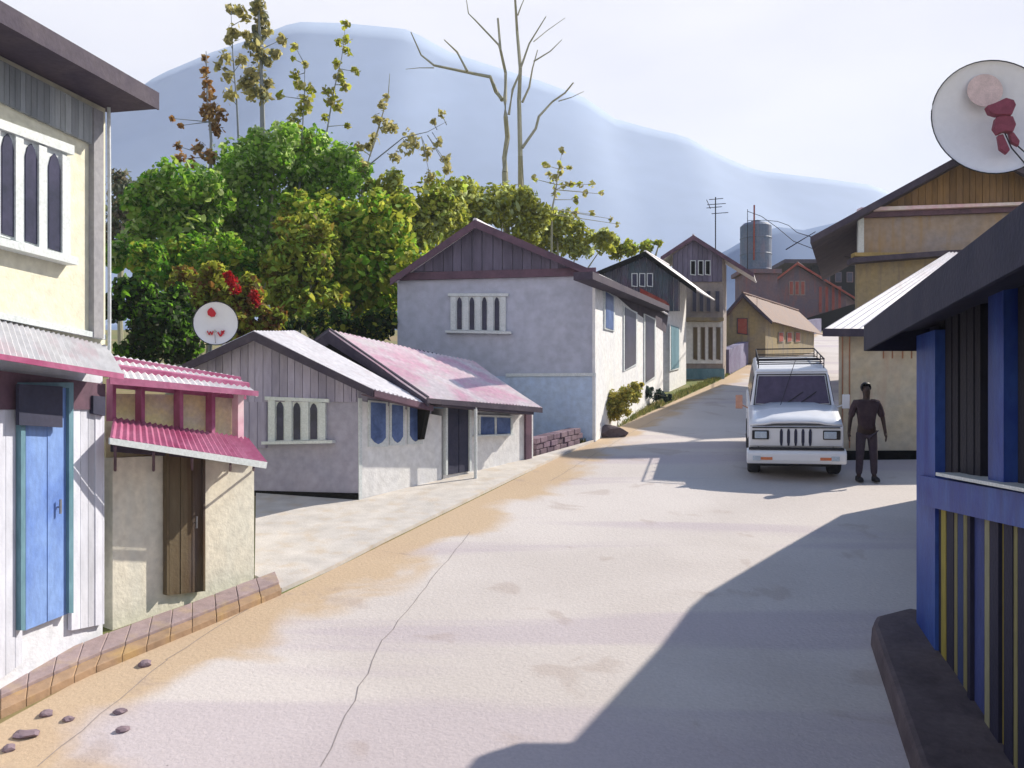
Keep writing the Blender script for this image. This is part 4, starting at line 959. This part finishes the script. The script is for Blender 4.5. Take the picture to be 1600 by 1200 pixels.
# ================================================================== DISHES, TANK, AERIALS
def dish(label, c, axis, rad, par_label=None, mast_to=None, big=True):
    t = thing('satellite_dish', label, 'satellite dish', mast_to if mast_to is not None else c)
    axis = Vector(axis).normalized(); dp = rad*(.30 if big else .18)
    m = MB(); prof = [(rad*k/12, -dp+dp*(k/12)**2) for k in range(13)]
    prof += [(rad*1.0, .012)]+[(rad*k/12, -dp+dp*(k/12)**2-.02) for k in range(12, -1, -1)]
    m.lathe(c, axis, prof, 48); m.build('reflector', M['dish_white'], t, smooth=True)
    a = axis.cross(Vector((0, 0, 1))).normalized(); u = a.cross(axis)
    if u.z < 0: u = -u
    if (a.x < 0): a = -a
    m = MB(); ring = [c+(a*math.cos(k*math.pi/24)+u*math.sin(k*math.pi/24))*rad for k in range(49)]
    m.tube(ring, .016 if big else .008, 6); m.build('rim', M['wire'], t)
    if mast_to is not None:
        m = MB(); bk = c-axis*(dp+.06); m.tube([mast_to, Vector((mast_to.x, mast_to.y, bk.z-.15)), bk, c-axis*dp], [.05*(1 if big else .5)]*4, 8); m.build('mast', M['chrome'], t)
    return t, axis, a, u, dp
c = P(1552, 182, 24.6); ms = P(1562, 262, 26.6)
t, ax, a, u, dp = dish('large off-white satellite dish with maroon feed, on the roof of the brown building', c, (-.10, -.97, .12), 1.63, mast_to=ms)
sc = 24.6/F
def on_d(px, py, f): return c+a*((px-1552)*sc)+u*((182-py)*sc)+ax*f
m = MB(); m.lathe(on_d(1545, 135, -.14), ax, [(0, .012), (27*sc, .012), (27*sc, 0), (0, 0)], 28); m.build('sticker', M['salmon'], t)
m = MB()
m.prism([on_d(x, y, .10) for x, y in [(1536, 172), (1548, 168), (1565, 160), (1576, 164), (1579, 172), (1572, 188), (1550, 187), (1540, 183)]], ax*.22)
m.prism([on_d(x, y, .06) for x, y in [(1550, 190), (1560, 186), (1575, 189), (1579, 202), (1574, 214), (1562, 212), (1552, 216), (1546, 206)]], ax*.20)
m.prism([on_d(x, y, .0) for x, y in [(1554, 216), (1562, 214), (1571, 240), (1566, 246), (1556, 238)]], ax*.14)
m.prism([on_d(x, y, .0) for x, y in [(1570, 210), (1578, 212), (1586, 226), (1584, 234), (1574, 228)]], ax*.14)
fd = m.build('feed', M['maroon'], t, bevel=.02)
m = MB()
m.tube([on_d(1562, 205, .12), on_d(1575, 235, .05), on_d(1597, 262, -.02)], .018, 6); m.tube([on_d(1568, 203, .12), on_d(1582, 230, .05), on_d(1610, 256, -.02)], .018, 6); m.build('feed_arm', M['wire'], t)

c = P(337, 505, 15.25); ms2 = P(350, 543, 15.45)
t, ax, a, u, dp = dish('small round white satellite dish with red markings, on the lilac cottage roof', c, (.16, -.98, .05), 34*15.25/F, mast_to=ms2, big=False)
sc = 15.25/F
def on_s(px, py, f): return c+a*((px-337)*sc)+u*((505-py)*sc)+ax*f
drop = [(330, 480), (334, 484), (337, 489), (335, 494), (330, 495), (325, 492), (324, 487), (326, 483)]
m = MB(); m.prism([on_s(x, y, -.012) for x, y in drop], ax*-.03)
def stroke(L, w=1.3):
    for (x0, y0), (x1, y1) in zip(L, L[1:]):
        dx, dy = x1-x0, y1-y0; l = math.hypot(dx, dy) or 1; ox, oy = -dy/l*w/2, dx/l*w/2
        m.prism([on_s(x0+ox, y0+oy, -.006), on_s(x1+ox, y1+oy, -.006), on_s(x1-ox, y1-oy, -.006), on_s(x0-ox, y0-oy, -.006)], ax*-.035)
stroke([(324, 517), (327, 523), (329, 518), (331, 523), (333, 517)]); stroke([(335, 516), (337, 519)]); stroke([(340, 519), (344, 525), (349, 519), (345, 517)], 2.2); stroke([(345, 521), (350, 516)], 2)
m.build('logo', M['red_paint'], t)
m = MB(); m.tube([on_s(337, 536, 0), on_s(338, 520, .16)], .009, 6); m.lathe(on_s(338, 519, .15), -ax, [(0, 0), (.022, 0), (.022, .05), (0, .05)], 12); m.build('feed_arm', M['chrome'], t)

# rooftop water tank on its stand
tb = P(1181, 425, 56); tk = thing('water_tank', 'slate-blue rooftop water tank on a stand, beyond the maroon house', 'water tank', (tb.x, tb.y, gz(56)))
m = MB(); r = 24*56/F; h = 76*56/F; m.lathe(tb, (0, 0, 1), [(0, 0), (r, 0), (r*1.02, .1), (r, .15), (r, h*.33), (r*1.03, h*.35), (r, h*.37), (r, h*.66), (r*1.03, h*.68), (r, h*.70), (r, h*.93), (r*.8, h*.99), (r*.3, h*1.0), (r*.3, h*1.05), (0, h*1.05)], 28); m.build('tank', M['tank'], tk)
m = MB(); m.box((tb.x-r*1.1, tb.y-r, gz(56)-.3), (tb.x+r*1.1, tb.y+r, tb.z-.25)); m.box((tb.x-r*1.3, tb.y-r*1.3, tb.z-.25), (tb.x+r*1.3, tb.y+r*1.3, tb.z-.002)); m.build('stand', M['maroon_wall'], tk)
m = MB(); m.tube([tb+Vector((-r*.4, -r, .6)), tb+Vector((-r*.4, -r*1.1, h+.9))], .05); m.build('pipe', M['brick_red'], tk)
# television aerial
ab = P(1118, 378, 34); an = thing('television_aerial', 'thin television aerial with short crossbars above the shuttered row house', 'aerial', ab)
m = MB(); m.tube([ab-Vector((0, 0, .6)), P(1118, 308, 34)], .022); m.build('mast', M['wire'], an)
m = MB()
for y, x0, x1 in ((319, 1105, 1134), (324, 1104, 1128), (333, 1112, 1138), (311, 1108, 1130)): m.tube([P(x0, y+1, 34), P(x1, y-1, 34)], .014, 5)
m.tube([P(1104, 312, 34), P(1110, 326, 34)], .014, 5); m.build('crossbars', M['wire'], an)
# poles and wires
def pole(label, y, a, b, r=.03, name='roof_pole'):
    q = P(*a, y); m = MB(); m.tube([q, P(*b, y)], [r, r*.6], 6); return tag(m.build(name, M['wire'], None, root_loc=q), label, 'pole')
pole('thin pole standing in front of the slate-blue water tank', 54.9, (1168, 425), (1168, 327))
pole('thin pole standing on the flat dark roof left of the brown building', 80.5, (1301, 425), (1302, 362))
pole('slanting pole propped against the left eave of the brown building', 30, (1228, 390), (1274, 362), .022)
m = MB(); m.tube([P(1168, 330, 52), P(1190, 338, 50), P(1215, 356, 47), P(1240, 377, 44), P(1300, 400, 36), P(1345, 404, 26.0)], .018, 5); tag(m.build('cable', M['wire'], None, root_loc=P(1168, 330, 52)), 'sagging black cable from the pole by the tank down to the brown building', 'cable')
m = MB(); m.tube([P(1168, 345, 52), P(1196, 344, 50), P(1215, 346, 48), P(1232, 352, 45), P(1245, 363, 42), P(1274, 372, 27.2)], .016, 5); tag(m.build('cable', M['wire'], None, root_loc=P(1168, 345, 52)), 'upper curved black cable reaching the eave of the brown building', 'cable')

# ================================================================== THE VAN
vb = G(1243, 752)                   # under the middle of the front bumper
van = bpy.data.objects.new('parked_van', None); COL.objects.link(van)
van['label'] = 'white jeep-like passenger van with roof rack, parked facing us on the right of the road'; van['category'] = 'van'
van.matrix_world = Matrix.Translation(vb) @ Matrix.Rotation(math.radians(-14), 4, 'Z') @ Matrix.Rotation(math.atan(SL), 4, 'X')
ROOT['parked_van'] = Vector((0, 0, 0))
def vbuild(m, name, mt, bevel=0, parent=van, smooth=False):
    ROOT[parent.name] = Vector((0, 0, 0)); return m.build(name, mt, parent, bevel=bevel, smooth=smooth)
HW = .80
def sect(m, prof, x0, x1): m.prism([(x0, y, z) for y, z in prof], (x1-x0, 0, 0))
# lower body: sides with wheel arches cut in the outline, nose and bonnet
def arch_pts(yc, r, z0, n=8):
    return [(yc-r*math.cos(math.pi*k/n), .36+r*math.sin(math.pi*k/n)) for k in range(n+1)]
side = [(.10, .46)]+[(y, max(z, .46)) for y, z in arch_pts(.72, .43, .36)]+[(y, max(z, .42)) for y, z in arch_pts(3.02, .43, .36)]+[(4.05, .44), (4.10, .70), (4.08, 1.14), (1.20, 1.16), (.35, 1.03), (.12, .98), (.06, .70)]
m = MB(); sect(m, side, -HW, -HW+.16); sect(m, side, HW-.16, HW)
core = [(.09, .50), (4.0, .40), (4.05, 1.13), (1.25, 1.14), (.36, 1.02), (.14, .97), (.08, .72)]
m.prism([(-HW+.17, y, z) for y, z in core], (2*(HW-.17), 0, 0))
body_ = vbuild(m, 'body', M['van_paint'], .018)
m = MB(); bon = [(.10, .985), (.30, 1.045), (1.20, 1.17), (1.20, 1.20), (.34, 1.085), (.07, 1.01)]
v0 = len(m.v); 
for k in range(13):
    f = k/12*2-1; cr_ = .035*(1-f*f)+(.022 if abs(f) < .55 else 0)
    for (y, z) in [(.07, .985), (.09, 1.02), (.34, 1.075), (.8, 1.14), (1.22, 1.195)]: m.v.append(Vector((f*(HW-.02), y, z+cr_)))
for k in range(12):
    for j in range(4): q = v0+k*5+j; m.f.append((q, q+5, q+6, q+1)); m.c.append(None); m.m.append(0)
bn = vbuild(m, 'bonnet', M['van_paint'], smooth=True)
so = bn.modifiers.new('s', 'SOLIDIFY'); so.thickness = .05; so.offset = -1
# cabin with leaning windscreen, tapering to the roof
def cab(y0, z0, y1, z1, w0, w1, yb0, yb1):
    return [(-w0, y0, z0), (w0, y0, z0), (w1, y1, z1), (-w1, y1, z1)], [(-w0, yb0, z0), (w0, yb0, z0), (w1, yb1, z1), (-w1, yb1, z1)]
m = MB(); f_, b_ = cab(1.18, 1.14, 1.58, 1.80, .765, .66, 4.08, 4.02)
i0 = len(m.v); m.v += [Vector(p) for p in f_+b_]
m.f += [(0, 1, 2, 3), (7, 6, 5, 4), (0, 4, 5, 1), (1, 5, 6, 2), (2, 6, 7, 3), (3, 7, 4, 0)]; m.c += [None]*6; m.m += [0]*6
vbuild(m, 'cabin', M['van_paint'], .03)
m = MB(); m.v += [Vector(p) for p in ((-.68, 1.53, 1.785), (.68, 1.53, 1.785), (.68, 4.06, 1.80), (-.68, 4.06, 1.80), (-.62, 1.60, 1.85), (.62, 1.60, 1.85), (.62, 4.0, 1.87), (-.62, 4.0, 1.87))]
m.f += [(3, 2, 1, 0), (4, 5, 6, 7), (0, 1, 5, 4), (1, 2, 6, 5), (2, 3, 7, 6), (3, 0, 4, 7)]; m.c += [None]*6; m.m += [0]*6
vbuild(m, 'roof', M['van_paint'], .03)
def onws(x, t, f):     # windscreen plane
    y = 1.18+.40*t; z = 1.14+.66*t; n = Vector((0, -.66, .40)).normalized(); return Vector((x, y, z))+n*f
m = MB(); m.prism([onws(-.665, .12, .012), onws(.665, .12, .012), onws(.60, .86, .012), onws(-.60, .86, .012)], (0, .02, -.012)); ws = vbuild(m, 'windscreen', M['windscreen'])
m = MB(); rubber = [onws(-.69, .08, .014), onws(.69, .08, .014), onws(.625, .90, .014), onws(-.625, .90, .014)]
for k in range(4): m.tube([rubber[k], rubber[(k+1) % 4]], .011, 5)
vbuild(m, 'windscreen_seal', M['black_rubber'], parent=ws)
for sx in (-1, 1):
    m = MB(); m.tube([onws(sx*.12, .09, .03), onws(sx*.12+.32, .42, .03)], .008, 5); vbuild(m, 'wiper', M['black_rubber'])
    for (ya, yb, ta) in ((1.55, 2.15, .55), (2.22, 2.95, 0), (3.02, 3.90, 0)):
        def sd_(y, t): return Vector((sx*(.765-.105*t+.006), y, 1.14+.66*t))
        m = MB(); m.prism([sd_(ya-(.18 if ta else 0), .15), sd_(yb, .15), sd_(yb, .86), sd_(ya+(.10 if ta else 0), .86)], (sx*.012, 0, 0)); vbuild(m, 'side_window', M['windscreen'])
    m = MB(); m.tube([(sx*.80, 1.30, 1.13), (sx*.93, 1.27, 1.20)], .014, 6); m.box((min(sx*.90, sx*1.03), 1.25, 1.12), (max(sx*.90, sx*1.03), 1.31, 1.38))
    mr_ = vbuild(m, 'side_mirror', mat('mirror_shell', (.66, .36, .26), (.55, .30, .24)) if sx < 0 else M['van_paint'], .02)
    m = MB(); m.box((sx*HW-.004, 1.42, .45), (sx*HW+.004, 2.18, 1.12)); m.box((sx*(HW+.01)-.012, 1.95, .95), (sx*(HW+.01)+.012, 2.10, .98)); vbuild(m, 'door', M['van_paint'], .004)
    # headlamps, indicators, wheels
    m = MB(); m.box((sx*.60-.145, .020, .745), (sx*.60+.145, .12, .905)); hl = vbuild(m, 'headlight_surround', M['black_rubber'], .012)
    m = MB(); m.box((sx*.585-.115, .004, .765), (sx*.585+.095, .06, .888)); vbuild(m, 'headlight', M['lamp_glass'], .012, parent=hl)
    m = MB(); m.box((sx*.50-.10, -.135, .405), (sx*.50+.10, -.10, .455)); vbuild(m, 'indicator', M['orange'], .006)
    m = MB(); m.box((sx*.66-.075, -.137, .395), (sx*.66+.06, -.10, .475)); vbuild(m, 'fog_lamp', M['lamp_glass'], .006)
    for yc in (.72, 3.02):
        wx = sx*(HW-.10); m = MB()
        m.lathe((wx-.11, yc, .34), (1, 0, 0), [(.19, 0), (.30, -.005), (.335, .02), (.345, .06), (.345, .16), (.335, .20), (.30, .225), (.19, .22), (.19, 0)], 28)
        ty = vbuild(m, 'wheel', M['black_rubber'], smooth=True)
        m = MB(); ox = wx-.11+(.0 if sx < 0 else .22); m.lathe((ox, yc, .34), (-1 if sx < 0 else 1, 0, 0), [(.19, -.05), (.185, -.01), (.15, -.03), (.07, -.02), (.06, .02), (0, .02)], 20); vbuild(m, 'rim', M['chrome'], parent=ty)
# nose panel with slots
m = MB(); m.prism([(-.785, .045, .62), (.785, .045, .62), (.785, .055, .97), (-.785, .055, .97)], (0, .07, 0)); ns = vbuild(m, 'grille_panel', M['van_paint'], .012)
m = MB()
for k in range(5):
    x = -.245+k*.122; w = .026
    m.prism([(x-w*.5, .037, .63), (x+w*.5, .037, .63), (x+w, .037, .70), (x+w, .04, .88), (x+w*.5, .04, .93), (x-w*.5, .04, .93), (x-w, .04, .88), (x-w, .037, .70)], (0, .03, 0))
vbuild(m, 'grille', M['navy'], parent=ns)
m = MB(); m.tube([(-.74, .05, .955), (.74, .05, .955)], .012); vbuild(m, 'bonnet_seam', M['black_rubber'])
# bumper, sump and underbody
m = MB(); pr = [(-.10, .33), (-.125, .40), (-.115, .52), (-.06, .575), (.10, .585), (.14, .40), (.10, .32)]
m.prism([(-.84, y, z) for y, z in pr], (1.68, 0, 0)); vbuild(m, 'bumper', M['van_paint'], .025)
m = MB(); m.box((-.80, -.075, .578), (.80, .06, .600)); vbuild(m, 'bumper_gap', M['black_rubber'])
m = MB(); m.box((-.62, .15, .24), (.62, 3.9, .42)); m.tube([(-.66, .72, .33), (.66, .72, .33)], .045, 8); m.tube([(-.66, 3.02, .33), (.66, 3.02, .33)], .05, 8); vbuild(m, 'chassis', M['black_rubber'])
# roof rack
m = MB()
for x in (-.60, .60):
    m.tube([(x, 1.62, 2.02), (x, 3.9, 2.04)], .014); 
    for y in (1.65, 2.4, 3.15, 3.88): m.tube([(x, y, 1.84), (x, y, 2.03)], .011)
for k in range(7): m.tube([(-.60, 1.66+k*.37, 1.93), (.60, 1.66+k*.37, 1.93)], .011)
m.tube([(-.60, 1.62, 2.02), (.60, 1.62, 2.02)], .014); m.tube([(-.60, 3.9, 2.04), (.60, 3.9, 2.04)], .014); vbuild(m, 'roof_rack', M['wire'])
m = MB(); m.tube([(.08, 1.62, 2.0), (-.22, .92, 1.24)], .006, 5); vbuild(m, 'radio_aerial', M['wire'])

# ================================================================== THE PERSON
def skinned(name, mt, verts, edges, radii, parent=None, sub=2):
    me = bpy.data.meshes.new(name); me.from_pydata([Vector(v) for v in verts], edges, []); me.materials.append(mt)
    o = bpy.data.objects.new(name, me); COL.objects.link(o)
    sk = o.modifiers.new('skin', 'SKIN'); sk.use_smooth_shade = True
    for i, r in enumerate(radii):
        r = r if hasattr(r, '__len__') else (r, r)
        me.skin_vertices[0].data[i].radius = r; me.skin_vertices[0].data[i].use_root = (i == 0)
    sb = o.modifiers.new('sub', 'SUBSURF'); sb.levels = sub; sb.render_levels = sub
    if parent: o.parent = parent
    return o
V = []; E = []; RR = []
def vx(p, r, frm=None):
    V.append(p); RR.append(r); 
    if frm is not None: E.append((frm, len(V)-1))
    return len(V)-1
pel = vx((0, 0, .92), (.15, .11)); wa = vx((0, 0, 1.08), (.135, .10), pel); ch = vx((.0, .01, 1.27), (.165, .11), wa); nk0 = vx((0, .005, 1.42), (.09, .075), ch)
nk = vx((0, .0, 1.49), (.055, .055), nk0); hd0 = vx((-.004, -.01, 1.56), (.070, .082), nk); hd1 = vx((-.008, -.008, 1.635), (.078, .095), hd0); hd2 = vx((-.010, -.002, 1.70), (.050, .06), hd1)
for s in (-1, 1):
    sh_ = vx((s*.19, .01, 1.385), (.062, .062), ch); el = vx((s*(.265 if s < 0 else .285), .04, 1.13), (.043, .043), sh_); wr = vx((s*.30, -.015-(.05 if s > 0 else 0), .885), (.027, .030), el); pm = vx((s*.307, -.03-(.05 if s > 0 else 0), .815), (.024, .038), wr)
    for k, (dy, l) in enumerate(((-.027, .062), (-.010, .070), (.008, .066), (.024, .052))):
        yo = -.05 if s > 0 else 0; f1 = vx((s*.310, -.03+dy+yo, .772), .0095, pm); f2 = vx((s*.306, -.032+dy+yo, .772-l*.55), .0088, f1); vx((s*.297, -.040+dy+yo, .772-l), .0075, f2)
    yo = -.05 if s > 0 else 0; t1 = vx((s*.295, -.062+yo, .83), .011, pm); vx((s*.288, -.085+yo, .792), .009, t1)
    hp = vx((s*.095, 0, .84), (.088, .092), pel); kn = vx((s*(.115), -.015, .475), (.055, .058), hp); an_ = vx((s*.130, .012, .095), (.037, .042), kn); to = vx((s*.140, -.11, .035), (.042, .03), an_)
pers = skinned('person', M['skin'], V, E, RR)
nose = None
pf_ = G(1354, 752)
pers.location = pf_+Vector((0, 0, .0)); pers.rotation_euler = (0, 0, math.radians(-8))
pers['label'] = 'person in dark clothes standing by the tan wall beside the white van'; pers['category'] = 'person'
ROOT['person'] = Vector((0, 0, 0))
# clothes follow the body
def cloth(name, mt, ids): 
    V2, E2, R2_ = [], [], []
    for p, r, f in ids: V2.append(p); R2_.append(r); 
    for i, (p, r, f) in enumerate(ids):
        if f is not None: E2.append((f, i))
    return skinned(name, mt, V2, E2, R2_, pers)
cloth('shirt', M['shirt'], [((0, 0, .845), (.170, .135), None), ((0, 0, 1.08), (.148, .115), 0), ((0, .01, 1.27), (.172, .122), 1), ((0, .006, 1.40), (.12, .09), 2), ((0, .0, 1.455), (.066, .066), 3),
    ((-.19, .01, 1.387), (.078, .078), 2), ((-.235, .02, 1.24), (.066, .066), 5), ((-.262, .03, 1.12), (.062, .062), 6),
    ((.19, .01, 1.387), (.078, .078), 2), ((.242, .025, 1.24), (.066, .066), 8), ((.278, .036, 1.12), (.064, .064), 9)])
cloth('trousers', M['trousers'], [((0, 0, .93), (.155, .115), None), ((-.095, 0, .82), (.100, .102), 0), ((-.115, -.013, .475), (.072, .074), 1), ((-.130, .012, .10), (.058, .060), 2),
    ((.095, 0, .82), (.100, .102), 0), ((.115, -.013, .475), (.072, .074), 4), ((.130, .012, .10), (.058, .060), 5)])
for s in (-1, 1):
    m = MB(); pr = [(-.20, .0), (-.21, .035), (-.16, .07), (-.04, .085), (.05, .10), (.065, .05), (.06, 0)]
    m.prism([(s*.138-.045, y, z) for y, z in pr], (.09, 0, 0)); o = m.build('shoe', M['black_rubber'], pers, bevel=.015)
bm = bmesh.new(); bmesh.ops.create_uvsphere(bm, u_segments=20, v_segments=14, radius=1)
for v in bm.verts: v.co = Vector((v.co.x*.092, v.co.y*.108+.014, v.co.z*.098)) + Vector((-.009, 0, 1.665))
bmesh.ops.delete(bm, geom=[v for v in bm.verts if v.co.y < -.05 and v.co.z < 1.715], context='VERTS')
me = bpy.data.meshes.new('hair'); bm.to_mesh(me); bm.free(); me.materials.append(M['hair']); [setattr(p, 'use_smooth', True) for p in me.polygons]
o = bpy.data.objects.new('hair', me); COL.objects.link(o); o.parent = pers
m = MB(); m.prism([(-.02, -.098, 1.60), (.008, -.098, 1.60), (-.002, -.092, 1.655), (-.012, -.092, 1.655)], (0, .03, 0)); m.build('nose', M['skin'], pers, bevel=.006)

# ================================================================== LIGHT, AIR, CAMERA
D = SUND; EL = SUNE
to_sun = Vector((D.x*math.cos(EL), D.y*math.cos(EL), math.sin(EL)))
sun = bpy.data.lights.new('sun', 'SUN'); sun.energy = 5; sun.angle = math.radians(.6); sun.color = (1, .91, .77)
so = bpy.data.objects.new('sun', sun); COL.objects.link(so); so.rotation_euler = to_sun.to_track_quat('Z', 'Y').to_euler(); so.location = (0, 0, 60)
W = bpy.data.worlds.new('World'); SC.world = W; W.use_nodes = True
nt = W.node_tree; N = nt.nodes; L = nt.links; N.clear()
out = N.new('ShaderNodeOutputWorld'); sky = N.new('ShaderNodeTexSky'); sky.sky_type = 'NISHITA'; sky.sun_disc = False
sky.sun_elevation = EL; sky.sun_rotation = math.atan2(D.x, D.y); sky.air_density = 1.6; sky.dust_density = .4; sky.ozone_density = 4; sky.altitude = 1500
b1 = N.new('ShaderNodeBackground'); b1.inputs[1].default_value = .10; L.new(sky.outputs[0], b1.inputs[0])
b2 = N.new('ShaderNodeBackground')      # high thin white cloud veil, thick towards the horizon
tc = N.new('ShaderNodeTexCoord'); mp = N.new('ShaderNodeMapping'); mp.inputs['Scale'].default_value = (1, 1, 3); L.new(tc.outputs['Generated'], mp.inputs[0])
nz = N.new('ShaderNodeTexNoise'); nz.inputs['Scale'].default_value = 2.2; nz.inputs['Detail'].default_value = 7; L.new(mp.outputs[0], nz.inputs['Vector'])
cr = N.new('ShaderNodeValToRGB'); cr.color_ramp.elements[0].position = .38; cr.color_ramp.elements[1].position = .62
cr.color_ramp.elements[0].color = (.74, .73, .80, 1); cr.color_ramp.elements[1].color = (.86, .84, .87, 1); L.new(nz.outputs['Fac'], cr.inputs[0]); L.new(cr.outputs[0], b2.inputs[0])
b2.inputs[1].default_value = .70
sx = N.new('ShaderNodeSeparateXYZ'); L.new(tc.outputs['Generated'], sx.inputs[0])
mr = N.new('ShaderNodeMapRange'); mr.interpolation_type = 'SMOOTHSTEP'; mr.inputs[1].default_value = .43; mr.inputs[2].default_value = .56; mr.inputs[3].default_value = .97; mr.inputs[4].default_value = .04; L.new(sx.outputs[2], mr.inputs[0])
ms_ = N.new('ShaderNodeMixShader'); L.new(mr.outputs[0], ms_.inputs[0]); L.new(b1.outputs[0], ms_.inputs[1]); L.new(b2.outputs[0], ms_.inputs[2]); L.new(ms_.outputs[0], out.inputs[0])

HAZE = .0005
m = MB(); m.box((-1450, -65, -12), (1450, 1450, 300)); hz = m.build('haze', M['wire']); hz['kind'] = 'stuff'; hz['label'] = 'pale blue morning haze filling the valley'
hm = bpy.data.materials.new('haze_air'); hm.use_nodes = True; hn_ = hm.node_tree.nodes; hn_.clear()
ho = hn_.new('ShaderNodeOutputMaterial'); pv_ = hn_.new('ShaderNodeVolumePrincipled'); pv_.inputs['Color'].default_value = (.78, .86, 1, 1); pv_.inputs['Density'].default_value = HAZE
hm.node_tree.links.new(pv_.outputs[0], ho.inputs['Volume']); hz.data.materials.clear(); hz.data.materials.append(hm)

cam = bpy.data.cameras.new('camera'); cam.sensor_width = 36; cam.lens = 36*F/1600; cam.shift_y = (HZ-600)/1600; cam.clip_end = 5000; cam.clip_start = .05
co = bpy.data.objects.new('camera', cam); COL.objects.link(co); co.location = (0, 0, EYE); co.rotation_euler = (math.radians(90), 0, 0); SC.camera = co
SC.view_settings.view_transform = 'Standard'; SC.view_settings.look = 'None'; SC.view_settings.exposure = 0.72; SC.view_settings.gamma = 1
SC.cycles.use_denoising = True; SC.cycles.max_bounces = 6; SC.cycles.volume_bounces = 1; SC.cycles.transparent_max_bounces = 8
try: SC.cycles.denoiser = 'OPENIMAGEDENOISE'
except Exception: pass
